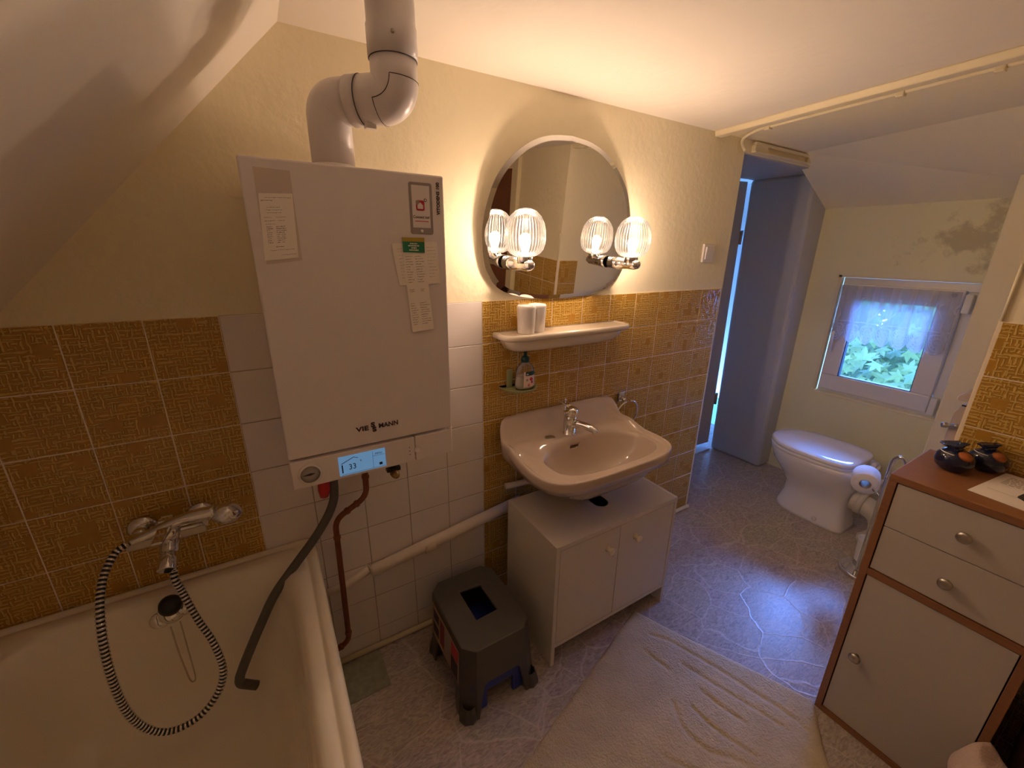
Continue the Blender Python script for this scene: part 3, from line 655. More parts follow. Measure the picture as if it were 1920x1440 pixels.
MB().lathe([(0, -.030), (.017, -.028), (.026, -.016), (.029, 0), (.026, .016), (.018, .027), (.008, .034), (0, .036)], hd_, (0.96, -.2, -.08), 28).build('shower_head', CHROME, hs)
loop = [at(238, 1020, 1, -.108), at(214, 1040, 1, -.12), at(192, 1090, 1, -.16), at(188, 1160, 1, -.21), at(203, 1250, 1, -.24), at(235, 1330, 1, -.25), at(275, 1366, 1, -.25), at(320, 1371, 1, -.25), at(372, 1345, 1, -.25), at(408, 1300, 1, -.24), at(418, 1255, 1, -.23), at(400, 1205, 1, -.21), at(370, 1160, 1, -.18), at(342, 1110, 1, -.15), at(326, 1076, 1, -.14), (mid.x+.012, -.085, mid.z-.02)]
lp = spline(loop, 40)
# resample evenly so that the windings are regular
acc = [0]
for a, b in zip(lp, lp[1:]): acc.append(acc[-1]+(b-a).length)
pitch = 0.0100; npt = int(acc[-1]/(pitch/4)); pts = []; k = 0
for i in range(npt+1):
    s = acc[-1]*i/npt
    while k < len(acc)-2 and acc[k+1] < s: k += 1
    t = (s-acc[k])/max(1e-9, acc[k+1]-acc[k]); pts.append(lp[k].lerp(lp[k+1], t))
rad = [(0.0098, 0.0098, 0.0060, 0.0060)[i % 4] for i in range(len(pts))]
hz_ = MB().tube(pts, rad, 12).build('shower_hose', CHROME, hs)
MB().tube(pts[2::4], 0.0080, 10).build('hose_core', BLACK, hz_)

# ================================================================== boiler
BX0, BX1, BY, BZ0, BZ1 = -0.664, -0.262, -0.330, 0.932, 1.636
bo = thing('gas_boiler', 'white wall-hung gas boiler with blue display beside the tub', 'boiler', (-0.463, -0.16, BZ0))
MB().box(BX0+.003, BX1-.003, BY+.02, -0.0075, 1.008, BZ1-.002).build('casing', WHITE_METAL, bo, bevel=0.004)
MB().box(BX0, BX1, BY, BY+.022, 1.0095, BZ1).build('front_panel', WHITE_METAL, bo, bevel=0.004)
cpn = MB().box(BX0, BX0+.2945, BY, -.09, BZ0, 1.003).build('control_panel', WHITE_METAL, bo, bevel=0.003)
MB().box(BX0+.2965, BX1, BY, -.09, BZ0, 1.003).build('panel_cover', WHITE_METAL, bo, bevel=0.003)
g = at(582, 889, 1, BY)
gg = MB().lathe([(0.0215, .0035), (.026, .003), (.027, 0), (.0215, -.001)], g, (0, -1, 0), 36, (False, False)).build('pressure_gauge', PVC_WHITE, bo)
MB().lathe([(0, .0015), (.0215, .0015), (.0215, -.002)], g, (0, -1, 0), 32).build('gauge_dial', mat('gauge_grey', (.40, .37, .36), rough=.4), gg)
MB().prism([(g.x-.017, BY-.0017, g.z-.001), (g.x, BY-.0017, g.z-.003), (g.x+.011, BY-.0017, g.z+.0005), (g.x, BY-.0017, g.z+.003)], (0, -.0006, 0)).build('gauge_needle', INK, gg)
s0 = at(637, 888, 1, BY); s1 = at(722, 846, 1, BY); zc = (s0.z+s1.z)/2+.001
sx0, sx1 = s0.x, s1.x; sz0, sz1 = zc-.026, zc+.026
sc_ = MB().box(sx0, sx1, BY-.0012, BY+.002, sz0, sz1).build('display', SCREEN, bo, bevel=0.001)
yk = BY-.0014
text('digits', '33', .021, LCDINK, sc_, (sx0+.022, yk, zc-.012), (1, 0, 0), (0, 0, 1), sx=.9)
text('degree_mark', '°', .014, LCDINK, sc_, (sx0+.049, yk, zc-.002), (1, 0, 0), (0, 0, 1))
ic = MB().box(sx0+.006, sx0+.009, yk-.0003, yk, sz0+.008, zc+.004)
ic.prism([(sx0+.006, yk, zc+.006), (sx0+.036, yk, zc+.019), (sx0+.036, yk, zc+.0205), (sx0+.006, yk, zc+.0078)], (0, -.0003, 0)).prism([(sx0+.036, yk, zc+.019), (sx0+.046, yk, zc+.015), (sx0+.046, yk, zc+.0162), (sx0+.036, yk, zc+.0205)], (0, -.0003, 0))
ic.box(sx0+.004, sx1-.002, yk-.0003, yk, sz0+.003, sz0+.0036).box(sx1-.032, sx1-.0314, yk-.0003, yk, sz0+.004, sz1-.003).box(sx1-.032, sx1-.002, yk-.0003, yk, zc+.010, zc+.0106)
ic.build('display_icon', LCDINK, sc_)
for a, b in ((.026, .0), (.012, .0), (.026, -.014), (.012, -.014)):
    MB().box(sx1-a-.005, sx1-a+.003, yk-.0003, yk, zc+b-.004, zc+b+.003).box(sx1-a-.003, sx1-a+.001, yk-.0004, yk, zc+b-.001, zc+b).build('touch_key', LCDINK if (a, b) == (.012, -.014) else SCREEN, sc_)
text('menu_word', 'MENU', .0065, LCDINK, sc_, (sx1-.026, yk, zc+.0135), (1, 0, 0), (0, 0, 1))
kn = at(784, 842, 1, BY)
MB().lathe([(.0, .001), (.0088, .001), (.0095, .0016), (.0102, .001), (.0102, 0)], kn, (0, -1, 0), 28).build('service_knob', WHITE_METAL, bo)
for dz in (.010, 0, -.010): MB().box(kn.x-.024, kn.x-.0215, BY-.0005, BY, kn.z+dz-.001, kn.z+dz+.001).build('indicator_mark', INK, bo)
MB().lathe([(0, .004), (.006, .003), (.008, 0)], (BX1-.006, BY+.006, 1.0065), (0, -1, .3), 14).build('latch_tab', PVC_WHITE, bo)
lw0 = at(668, 808, 1, BY); lw1 = at(743, 791, 1, BY); lwid = lw1.x-lw0.x
lz = (lw0.z+lw1.z)/2-.004
text('brand_letters', 'VIE', .0165, INK, bo, (lw0.x, BY-.0006, lz-.001), (1, 0, 0), (0, 0, 1), sx=1.32, bold=.0005)
text('brand_letters', 'MANN', .0165, INK, bo, (lw0.x+lwid*.545, BY-.0006, lz-.001), (1, 0, 0), (0, 0, 1), sx=1.0, bold=.0005)
text('brand_emblem', 'S', .0165, INK, bo, (lw0.x+lwid*.36, BY-.0006, lz+.005), (1, 0, 0), (0, 0, 1), sx=1.25, bold=.0009)
text('brand_emblem', 'S', .0165, INK, bo, (lw0.x+lwid*.39, BY-.0006, lz-.008), (1, 0, 0), (0, 0, 1), sx=1.25, bold=.0009)
tx = at(824, 403, 1, BY); tx2 = at(821, 345, 1, BY)
text('model_letters', 'VITODENS 100', .0105, INK, bo, (tx.x+.001, BY-.0006, tx.z), (0, 0, 1), (-1, 0, 0), sx=1.0, bold=.0003)
# sticker in the form of a phone
q0 = at(764, 340, 1, BY); q1 = at(815, 440, 1, BY); px0, px1, pz0, pz1 = q0.x+.001, q1.x-.003, q1.z, q0.z
ph = MB().prism([(x, BY, z) for x, z in rrect((px0+px1)/2, (pz0+pz1)/2, px1-px0, pz1-pz0, .005)], (0, -.0006, 0)).build('phone_sticker', GREYINK, bo)
MB().box(px0+.006, px1-.006, BY-.0009, BY-.0004, pz0+.014, pz1-.006).build('sticker_screen', WHITE_METAL, ph)
MB().lathe([(0, .0009), (.0038, .0009), (.0038, 0)], ((px0+px1)/2, BY, pz0+.0068), (0, -1, 0), 16).build('sticker_button', PVC_WHITE, ph)
ax_, az_ = (px0+px1)/2-.002, pz1-.048; ys = BY-.0009
MB().prism([(x, ys, z) for x, z in rrect(ax_, az_, .020, .022, .004)], (0, -.0003, 0)).build('app_icon', REDINK, ph)
MB().box(ax_-.010, ax_-.002, ys-.0005, ys, az_+.002, az_+.010).build('app_icon_corner', GREYINK, ph)
MB().prism([(ax_-.0065, ys-.0003, az_-.007), (ax_+.0065, ys-.0003, az_-.007), (ax_+.0065, ys-.0003, az_+.001), (ax_, ys-.0003, az_+.007), (ax_-.0065, ys-.0003, az_+.001)], (0, -.0003, 0)).build('app_icon_house', WHITE_METAL, ph)
MB().lathe([(.0022, .0004), (.0035, .0004), (.0035, 0)], (ax_+.0125, ys, az_+.012), (0, -1, 0), 14, (False, False)).build('app_icon_ring', INK, ph)
text('sticker_words', 'Connect me!', .0085, INK, ph, ((px0+px1)/2, ys, az_-.027), (1, 0, 0), (0, 0, 1), 'CENTER', sx=.88, bold=.0001)
MB().box(px0+.011, px1-.011, ys-.0004, ys, az_-.034, az_-.0325).build('sticker_rule', REDINK, ph)
# slips of paper held on the boiler front
rp = random.Random(5)
def slip(name, label, quad, layer, lines, curl=0.0, mats=(FAINT, INK), cat='receipt'):
    y = BY-.0006-layer*.0009
    P4 = [at(u, v, 1, y) for u, v in quad]   # TL TR BR BL
    o = thing(name, label, cat, tuple((P4[2]+P4[3])/2))
    def pt(a, b, dy=0):
        p = P4[0].lerp(P4[1], a).lerp(P4[3].lerp(P4[2], a), b); p.y = y-curl*max(0, b-.55)**2*4-dy-.0002; return p
    s = MB(); nb = 14
    r = [[pt(0, j/nb), pt(.5, j/nb), pt(1, j/nb)] for j in range(nb+1)]
    vs = [p for q in r for p in q]; vs2 = [p+Vector((0, -.0003, 0)) for p in vs]; n = len(vs); fs = []
    for j in range(nb):
        for i in range(2):
            a = j*3+i; fs += [(a, a+1, a+4, a+3), (n+a, n+a+3, n+a+4, n+a+1)]
    s.add(vs+vs2, fs); s.build('paper', PAPER, o)
    for b0, segs, dark in lines:
        t = MB()
        for a0, a1 in segs:
            x = a0
            while x < a1:
                w = min(rp.uniform(.02, .07), a1-x)
                hgt = rp.uniform(.004, .009)
                j = rp.uniform(-.002, .002)
                t.prism([pt(x, b0+j, .0004), pt(x+w, b0+j, .0004), pt(x+w, b0+j+hgt, .0004), pt(x, b0+j+hgt, .0004)], (0, -.0002, 0)); x += w+rp.uniform(.008, .02)
        tag(t.build('print_line', mats[dark], o), kind='stuff')
    return o
def tbl(b0, b1, n, cols, dark=0): return [(b0+(b1-b0)*k/n, [(c0, c0+(c1-c0)*rp.uniform(.5, 1)) for c0, c1 in cols], dark) for k in range(n)]
slv = tag(MB().prism([at(u, v, 1, BY) for u, v in ((473, 312), (543, 320), (567, 488), (500, 496))], (0, -.0007, 0)).build('plastic_sleeve', SLEEVE), 'clear plastic sleeve stuck on the boiler around the handwritten slip', 'sleeve')
slip('handwritten_slip', 'narrow handwritten list in a plastic sleeve on the boiler front', ((484, 362), (548, 363), (560, 483), (497, 489)), 1,
     [(.06, [(.18, .95)], 0), (.10, [(.05, .38)], 1), (.20, [(.2, .6)], 0), (.24, [(.18, .66)], 0), (.28, [(.2, .6)], 0), (.35, [(.1, .3), (.45, .75)], 0), (.40, [(.1, .4), (.5, .7)], 0), (.45, [(.12, .4)], 0)]
     + tbl(.49, .76, 9, [(.14, .34), (.42, .58), (.56, .72)], 1)+[(.80, [(.36, .62)], 1), (.85, [(.2, .9)], 0), (.93, [(.5, .95)], 0)], cat='note')
slip('receipt', 'wide creased receipt pinned behind the green card on the boiler', ((734, 457), (819, 453), (826, 531), (749, 535)), 1,
     tbl(.12, .9, 10, [(.10, .26), (.74, .95)]), .001)
slip('receipt', 'long narrow receipt hanging under the green card on the boiler', ((754, 460), (795, 460), (813, 616), (773, 622)), 2,
     tbl(.12, .44, 11, [(.08, .40), (.52, .92)])+tbl(.50, .54, 2, [(.1, .4), (.6, .9)])+tbl(.66, .94, 10, [(.08, .42), (.50, .95)]), .004)
yc = BY-.0006-3*.0009
card = thing('green_magnet_card', 'small green card with yellow strip holding receipts on the boiler', 'card', tuple(at(773, 460, 1, yc)))
c4 = [at(u, v, 1, yc) for u, v in ((754, 445), (795, 446), (796, 474), (756, 473))]
MB().prism(c4, (0, -.0016, 0)).build('card', GREENCARD, card)
cs = [c4[0], c4[1], c4[1].lerp(c4[2], .27), c4[0].lerp(c4[3], .27)]
MB().prism([p+Vector((0, -.0014, 0)) for p in cs], (0, -.0006, 0)).build('yellow_strip', YELLOWCARD, card)
for k, (a, b) in enumerate(((.32, .66), (.24, .76), (.38, .62), (.28, .72))):
    t = MB(); L0 = c4[0].lerp(c4[3], .38+.145*k); R0 = c4[1].lerp(c4[2], .38+.145*k)
    x = a
    while x < b:
        w = rp.uniform(.03, .08); p = L0.lerp(R0, x); r = L0.lerp(R0, min(b, x+w)); t.box(p.x, r.x, yc-.0019, yc-.0012, p.z-.002, p.z+.0006); x += w+.02
    tag(t.build('card_line', PAPER, card), kind='stuff')
# flue
fl = thing('flue_pipe', 'white flue pipe with two elbows rising from the boiler to the ceiling', 'flue pipe', (-0.473, -0.19, BZ1))
A0 = Vector((-0.473, -0.190, BZ1-.004)); A1 = Vector((-0.473, -0.190, 1.780)); B1 = Vector((-0.350, -0.292, 1.784)); B2 = Vector((-0.350, -0.292, CZ+.01))
MB().lathe([(.050, 0), (.050, .020), (.047, .024)], A0, n=36).build('boiler_adapter', PVC_WHITE, fl)
MB().box(A0.x-.040, A0.x+.012, A0.y-.056, A0.y-.040, A0.z, A0.z+.018).build('test_port', PVC_WHITE, fl, bevel=0.003)
mid_ = (A1+B1)/2; u_ = (B1-A1).normalized()
low = fillet([A0+Vector((0, 0, .022)), A1, mid_-u_*.012], .078, 16)
MB().tube(low, .0465, 36).build('elbow', FLUE, fl)
MB().tube([mid_-u_*.022, mid_+u_*.006], .0492, 36).build('elbow_collar', FLUE, fl)
up = fillet([mid_, B1, B1+Vector((0, 0, .075))], .078, 16)
e2 = MB().tube(up, .0485, 36).build('elbow', FLUE, fl)
MB().tube([B1+Vector((0, 0, .068)), B1+Vector((0, 0, .125)), B1+Vector((0, 0, .127)), B2], [.0515, .0515, .0495, .0495], 36).build('upper_pipe', FLUE, fl)
def screw(p, d): return MB().lathe([(0, .004), (.0035, .0035), (.004, 0)], p, d, 12).build('screw', STEEL, fl)
cdir = Vector((-.25, -.95, 0)).normalized()
screw(B1+Vector((0, 0, .10))+cdir*.0512, cdir); screw(mid_-u_*.008+Vector((-.1, -.9, .35)).normalized()*.0488, Vector((-.1, -.9, .35)))
# inspection cover on the outside of the upper elbow
inner = B1+Vector((0, 0, .085))-u_*.085
cov = []
wv_ = u_.cross(Vector((0, 0, 1))).normalized()
nb_ = len(up)
for k in range(2, nb_-2):
    tg = (up[k+1]-up[k-1]).normalized(); rd = up[k]-inner; rd = (rd-tg*rd.dot(tg)).normalized(); sd3 = tg.cross(rd)
    cov.append([up[k]+(rd*math.cos(b)+sd3*math.sin(b))*.0500 for b in [math.radians(-78+156*i/22) for i in range(23)]])
MB().loft(cov, False, False, True, False).build('inspection_cover', FLUE, e2)
SEAM_SHADE = mat('seam_gap_shade', (.03, .03, .03), rough=.8)  # near-black colour stands in for the shade in the flue joint gaps
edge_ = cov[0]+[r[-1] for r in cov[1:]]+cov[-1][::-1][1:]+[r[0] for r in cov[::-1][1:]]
MB().tube(edge_, .0008, 6).build('cover_seam_shade', SEAM_SHADE, e2)
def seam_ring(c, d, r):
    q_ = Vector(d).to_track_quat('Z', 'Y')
    MB().tube([c+q_ @ Vector((r*math.cos(a), r*math.sin(a), 0)) for a in [2*PI*i/40 for i in range(41)]], .0009, 6).build('joint_seam_shade', SEAM_SHADE, fl)
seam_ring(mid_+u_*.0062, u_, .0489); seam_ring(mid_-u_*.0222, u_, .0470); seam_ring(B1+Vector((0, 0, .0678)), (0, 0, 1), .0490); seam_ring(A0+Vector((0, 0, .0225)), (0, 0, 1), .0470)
cl = at(694, 237, 1, -.255)
MB().box(cl.x-.012, cl.x+.012, cl.y-.012, cl.y+.008, cl.z-.006, cl.z+.008).build('cover_latch', PVC_WHITE, e2, bevel=0.002)
cl = at(779, 130, 1, -.29)
MB().frustum(cl+Vector((-.004, 0, -.010)), cl+Vector((-.004, 0, .012)), .006, n=12).build('cover_latch', CHROME, e2)
# pipes under the boiler
gh = tag(MB().tube(spline([(-.560, -.13, .945), at(626, 912, 1, -.13), at(622, 950, 1, -.13), at(596, 1000, 1, -.135), at(553, 1060, 1, -.145), at(515, 1115, 1, -.16), at(485, 1180, 1, -.175), at(462, 1235, 1, -.19), at(452, 1262, 1, -.195)], 8)
     + fillet([at(450, 1268, 1, -.197), at(449, 1281, 1, -.20), at(482, 1285, 1, -.20)], .03, 6), .0125, 16).build('drain_hose', GREYHOSE), 'grey rubber drain hose hanging from the boiler into the bathtub', 'hose')
tag(MB().lathe([(0, -.055), (.012, -.052), (.017, -.03), (.018, .02)], at(611, 918, 1, -.15)+Vector((0, .02, .02)), (.1, 0, 1), 18).build('red_cap', RED), 'red plastic cap under the boiler beside the grey hose', 'cap')
ga = tag(empty('gas_valve', (-.353, -.13, .90)), 'dark brass gas valve below the boiler display', 'valve')
gv = at(740, 888, 1, -.14)
MB().frustum((gv.x, -.13, .935), (gv.x, -.13, gv.z), .010, n=14).box(gv.x-.022, gv.x+.020, -.14, -.12, gv.z+.008, gv.z+.020).build('valve_body', BLACK, ga)
MB().lathe([(0, .018), (.010, .017), (.013, .006), (.013, -.008)], gv, (0.1, -1, 0), 18).build('valve_cap', BRASS, ga)
cpz = thing('copper_pipe', 'old copper pipe with soldered elbows running from the boiler to the floor', 'pipe', (-.57, -.06, .10))
cpath = [at(685, 870, 1, -.075), at(688, 930, 1, -.07), at(628, 975, 1, -.06), at(655, 1200, 1, -.05), at(628, 1222, 1, -.05)]
cpath[0].z = .945
MB().tube(fillet(cpath, .035, 8), .0092, 14).build('pipe_run', COPPER, cpz)
for a, b, t in ((0, 1, .70), (1, 2, .32), (1, 2, .62), (2, 3, .13), (3, 4, .55), (2, 3, .93)):
    p = cpath[a].lerp(cpath[b], t); d = (cpath[b]-cpath[a]).normalized()
    MB().tube([p-d*.006, p-d*.004, p+d*.004, p+d*.006], [.0096, .0118, .0118, .0096], 14).build('solder_collar', COPPER, cpz)
wp = thing('waste_pipe', 'white painted waste pipe sloping along the wall under the boiler', 'pipe', (-.2, -.035, .40))
w0 = at(975, 938, 1, -.036); w1 = at(695, 1072, 1, -.036)
MB().tube([w1, w1.lerp(w0, .02), w1.lerp(w0, .5), w0], [.016, .0215, .0225, .0225], 18).build('pipe_run', PIPE_PAINT, wp)
j0 = at(805, 1022, 1, -.036); dd = (w0-w1).normalized()
MB().tube([j0-dd*.02, j0+dd*.02], .0255, 18).build('pipe_collar', PIPE_PAINT, wp)
MB().tube([at(612, 1112, 1, -.014), at(650, 1097, 1, -.014), w1+Vector((0, .02, 0))], [.012, .014, .018], 10).build('plaster_seal', PIPE_PAINT, wp)

# ================================================================== mirror with wall lamps
mr = thing('wall_mirror', 'frameless egg-shaped wall mirror above the shelf, between the two lamps', 'mirror', (0.33, -0.02, 1.31))
right = [(.0, 1.852), (.09, 1.842), (.165, 1.815), (.235, 1.765), (.29, 1.70), (.323, 1.62), (.338, 1.54), (.332, 1.45), (.312, 1.395), (.275, 1.352), (.22, 1.326), (.14, 1.310), (.07, 1.304), (0, 1.302)]
rs = spline([(x, 0, z) for x, z in right], 4)
outl = [(p.x, p.z) for p in rs]+[(-p.x, p.z) for p in rs[-2:0:-1]]
MC = 0.330; tilt = math.radians(3.2)
def mp(x, z, d=0.0):   # point on the tilted mirror plane (lower edge on the tiles, top leaning out)
    zz = z-1.302
    return (MC+x, -0.012-zz*math.sin(tilt)-d*math.cos(tilt), 1.302+zz*math.cos(tilt)-d*math.sin(tilt))
def mring(k, d, cz=1.57): return [mp(x*k, cz+(z-cz)*k, d) for x, z in outl]
MB().loft([mring(.995, -.004), mring(1, -.003), mring(1, .0)], True, False).build('backing', GREYINK, mr)
MB().loft([mring(1, .0), mring(.945, .0022)], False, False, False).build('bevel', MIRROR, mr)
MB().add(mring(.945, .0022), [tuple(range(len(outl)))]).build('glass', MIRROR, mr)
def lamp(x, label):
    wy = -0.030
    lx = x
    t = thing('wall_lamp', label, 'lamp', (lx, wy, 1.44), 'ribbed glass lamps on the mirror')
    a0 = Vector((lx-.012, wy, 1.437)); a1 = Vector((lx, -.120, 1.432)); a2 = Vector((lx+.004, -.172, 1.430))
    MB().tube([a0, a0.lerp(a1, .45), a0.lerp(a1, .46), a1, a1.lerp(a2, .55), a1.lerp(a2, .85), a2], [.0235, .0235, .0225, .0200, .0195, .014, .002], 26).build('arm', CHROME, t)
    c = Vector((lx, -.128, 1.452))
    MB().lathe([(.026, -.016), (.026, .004), (.024, .008)], c, n=28).build('socket_ring', CHROME, t)
    prof = [(.022, 0), (.034, .003), (.049, .011), (.059, .024), (.0645, .042), (.066, .060), (.065, .082), (.060, .104), (.050, .124), (.035, .139), (.017, .147), (.002, .1485)]
    rib = lambda a, i, z: .012*math.sin(38*a)*min(1, max(.15, (.147-z)/.03))
    MB().lathe(prof, c+Vector((0, 0, .004)), n=152, cap=(False, False), smooth=True, rib=rib).build('glass_shade', LAMPGLASS, t)
    MB().lathe([(.010, 0), (.011, .02), (.016, .040), (.0185, .054), (.016, .068), (.008, .076), (0, .078)], c, n=24).build('bulb', BULB, t)
    for s in (0, 1):
        pl_ = bpy.data.lights.new('bulb_light', 'POINT'); pl_.energy = LAMP_W/2; pl_.color = LAMP_COL; pl_.shadow_soft_size = .015
        po = bpy.data.objects.new('bulb_light', pl_); COL.objects.link(po); po.parent = t; po.matrix_parent_inverse = Matrix.Translation(-Vector(t.location))
        po.location = c+Vector((0, 0, .055))
        break
    pl_.energy = LAMP_W
    return t
lamp(at(985, 445, 1, -.128).x, 'lit ribbed glass lamp on a chrome arm, on the boiler side of the mirror')
lamp(at(1187, 448, 1, -.128).x, 'lit ribbed glass lamp on a chrome arm, on the light switch side of the mirror')
# light switch
lsw = thing('light_switch', 'white rocker light switch on the yellow wall by the doorway', 'switch', (1.223, -.005, 1.475))
MB().box(1.181, 1.264, -.011, 0, 1.434, 1.518).build('switch_plate', PVC_WHITE, lsw, bevel=0.003)
MB().hexa([(1.194, -.014, 1.447), (1.251, -.014, 1.447), (1.251, -.009, 1.447), (1.194, -.009, 1.447)], [(1.194, -.0185, 1.505), (1.251, -.0185, 1.505), (1.251, -.009, 1.505), (1.194, -.009, 1.505)]).build('rocker', PVC_WHITE, lsw, bevel=0.002)

# ================================================================== shelf, beakers, soap
sh = thing('wall_shelf', 'cream porcelain shelf with rounded ends below the mirror', 'shelf', (.34, -.01, 1.14))
def half(hx_, d, z, e=6.5, n=40, cx=.345, tp=0):
    out = []
    for i in range(n+1):
        a = PI*i/n; c, s = math.cos(a), math.sin(a)
        out.append((cx+hx_*math.copysign(abs(c)**(2/e), c), -.0075-d*abs(s)**(2/e), z))
    return out
MB().loft([half(.300, .108, 1.170), half(.306, .114, 1.176), half(.306, .114, 1.187), half(.300, .110, 1.193), half(.292, .102, 1.192), half(.286, .096, 1.189)], True, True).build('shelf_top', SHELFMAT, sh)
MB().loft([half(.235, .060, 1.120, 5), half(.258, .082, 1.130, 5), half(.270, .094, 1.150, 6), half(.276, .098, 1.171, 6)], True, True).build('shelf_apron', SHELFMAT, sh)
def beaker(x, y, label):
    t = thing('beaker', label, 'cup', (x, y, 1.189))
    MB().lathe([(.0, 0), (.029, 0), (.031, .004), (.034, .084), (.0345, .089)], (x, y, 1.189), n=36, cap=(True, False)).build('body', BEAKER, t)
    MB().lathe([(.0345, .0), (.0352, .003), (.0345, .009), (.031, .012), (.028, .010), (.026, .006), (0, .006)], (x, y, 1.278), n=36, cap=(False, True)).build('rim', PVC_WHITE, t)
beaker(.148, -.062, 'white speckled beaker on the shelf end, in front of its twin')
beaker(.205, -.045, 'white speckled beaker half hidden behind its twin on the shelf')
sd = thing('soap_dish', 'sage green wall soap dish under the shelf', 'soap dish', (.135, -.01, .97))
MB().loft([half(.048, .060, .966, 2.5, cx=.138), half(.066, .088, .970, 2.5, cx=.138), half(.074, .098, .982, 2.5, cx=.138), half(.070, .094, .982, 2.5, cx=.138), half(.062, .084, .974, 2.5, cx=.138)], True, True).build('dish', SAGE, sd)
MB().box(.098, .122, -.018, -.007, .966, 1.045).build('wall_bracket', SAGE, sd, bevel=0.004)
so = thing('soap_dispenser', 'clear liquid soap bottle with dark teal pump on the soap dish', 'soap bottle', (.150, -.055, .974))
bc = Vector((.152, -.056, .975))
def bot(k, prof): return [[(bc.x+r*k*math.cos(a), bc.y+r*k*.62*math.sin(a), bc.z+z) for a in [2*PI*i/28 for i in range(28)]] for r, z in prof]
bprof = [(.034, 0), (.040, .003), (.042, .02), (.040, .055), (.035, .082), (.024, .098), (.014, .104), (.013, .112)]
MB().loft(bot(1, bprof), True, True).build('bottle', CLEARPL, so)
MB().loft(bot(.93, [(.034, .002), (.040, .005), (.042, .02), (.040, .052)]), True, True).build('liquid', LIQUID, so)
dnz = Vector((-.15, -1, 0)).normalized()
lb = [[(bc.x+.0405*k*math.cos(a), bc.y+.0405*.64*k*math.sin(a), bc.z+z) for a in [math.radians(-118+96*i/12) for i in range(13)]] for z, k in ((.012, 1.02), (.072, .97))]
lab = MB().loft(lb, False, False, True, False).build('label', mat('pink_white_label', (.78, .62, .56), rough=.4), so)
lb = [[(bc.x+.041*k*math.cos(a), bc.y+.041*.64*k*math.sin(a), bc.z+z) for a in [math.radians(-108+76*i/12) for i in range(13)]] for z, k in ((.056, .995), (.072, .975))]
MB().loft(lb, False, False, True, False).build('label_banner', TEAL, lab)
text('label_letters', 'PALM', .0085, PAPER, lab, (bc.x-.010, bc.y-.0272, bc.z+.059), (1, .16, 0), (0, 0, 1))
for dx, dz, m_, r_ in ((-.006, .040, GREYINK, .005), (.012, .042, REDINK, .007), (.016, .030, REDINK, .005), (.002, .020, mat('pale_red_print', (.6, .2, .18), rough=.5), .006)):
    a = math.radians(-90)+dx/.0405
    MB().lathe([(0, .0006), (r_*.7, .0006), (r_, 0)], (bc.x+.0415*math.cos(a), bc.y+.0415*.64*math.sin(a)-.0002, bc.z+dz), (dx*3, -1, 0), 14).build('label_motif', m_, lab)
pm = MB().lathe([(.0, .105), (.0155, .105), (.0155, .122), (.010, .127), (.0055, .129), (.0055, .152), (.0, .152)], bc, n=20).build('pump', TEAL, so)
nd = Vector((.9, -.2, 0)).normalized()
MB().tube([bc+Vector((0, 0, .155))-nd*.016, bc+Vector((0, 0, .158)), bc+Vector((0, 0, .156))+nd*.022], [.005, .0075, .0045], 12).build('nozzle', TEAL, pm)

# ================================================================== basin with tap
ba = thing('wash_basin', 'beige ceramic wash basin with curved back ledge below the shelf', 'basin', (.35, -.02, .60))
NA = 112
def blend_outline():
    out = []
    for i in range(NA):
        a = 2*PI*i/NA; c, s = math.cos(a), math.sin(a)
        e = 7 if s > 0 else 4.2
        hw = .312 if s > 0 else .316
        out.append(Vector((.350+hw*math.copysign(abs(c)**(2/e), c), -.213+(.205 if s > 0 else .217)*math.copysign(abs(s)**(2/e), s), 0)))
    return out
def bowl_outline():
    out = []
    for i in range(NA):
        a = 2*PI*i/NA; c, s = math.cos(a), math.sin(a); e = 2.6 if s > 0 else 3.2
        out.append(Vector((.375+.245*math.copysign(abs(c)**(2/e), c), -.262+(.112 if s > 0 else .118)*math.copysign(abs(s)**(2/e), s), 0)))
    return out
OB, BB = blend_outline(), bowl_outline(); bcn = Vector((.375, -.262, 0))
def sst(a, b, x): t = min(1, max(0, (x-a)/(b-a))); return t*t*(3-2*t)
def deck(p, lip=0.0): return .742+lip+.024*sst(-.172, -.140, p.y)+.076*sst(-.088, -.022, p.y)
rings = []
for t in (.06, .25, .45, .62, .76, .87, .94, .98, 1.0):
    rings.append([(bcn+(b-bcn)*t) + Vector((0, 0, deck(bcn+(b-bcn)*t)*(t**4)+.742*(1-t**4)-.124*(1-t**5))) for b in BB])
for t, lip in ((.05, .003), (.12, .004), (.35, .002), (.60, .001), (.72, .002), (.80, .010), (.88, .015), (.95, .015), (.985, .010), (1.0, .0)):
    r = []
    for b, o in zip(BB, OB):
        p = b.lerp(o, t); p.z = deck(p, lip); r.append(p)
    rings.append(r)
def down(k, z, dz=None):
    r = []
    for o in OB:
        p = bcn+(o-bcn)*k; p.y = min(p.y, -.0085) if k < 1.05 else p.y
        p.z = z if dz is None else deck(o)-dz
        r.append(p)
    return r
rings += [down(1.0, 0, .012), down(.992, 0, .030), down(.985, .716), down(.955, .708), down(.86, .690), down(.76, .664), down(.62, .632), down(.42, .606)]
rings = [[(p[0], min(p[1], -.008), p[2]) for p in r] for r in rings]
bas_o = MB().loft(rings, True, True).build('basin_body', CERAMIC_BEIGE, ba)
ofp = at(1078, 827, 1, -.158)
cut = MB().prism([(x, -.200, z) for x, z in rrect(ofp.x, .728, .046, .012, .0055)], (0, .095, 0)).build('cutter', None)
bmod = bas_o.modifiers.new('overflow', 'BOOLEAN'); bmod.operation = 'DIFFERENCE'; bmod.solver = 'EXACT'; bmod.object = cut
old_me = bas_o.data; nf = len(old_me.polygons)
new_me = bpy.data.meshes.new_from_object(bas_o.evaluated_get(bpy.context.evaluated_depsgraph_get()))
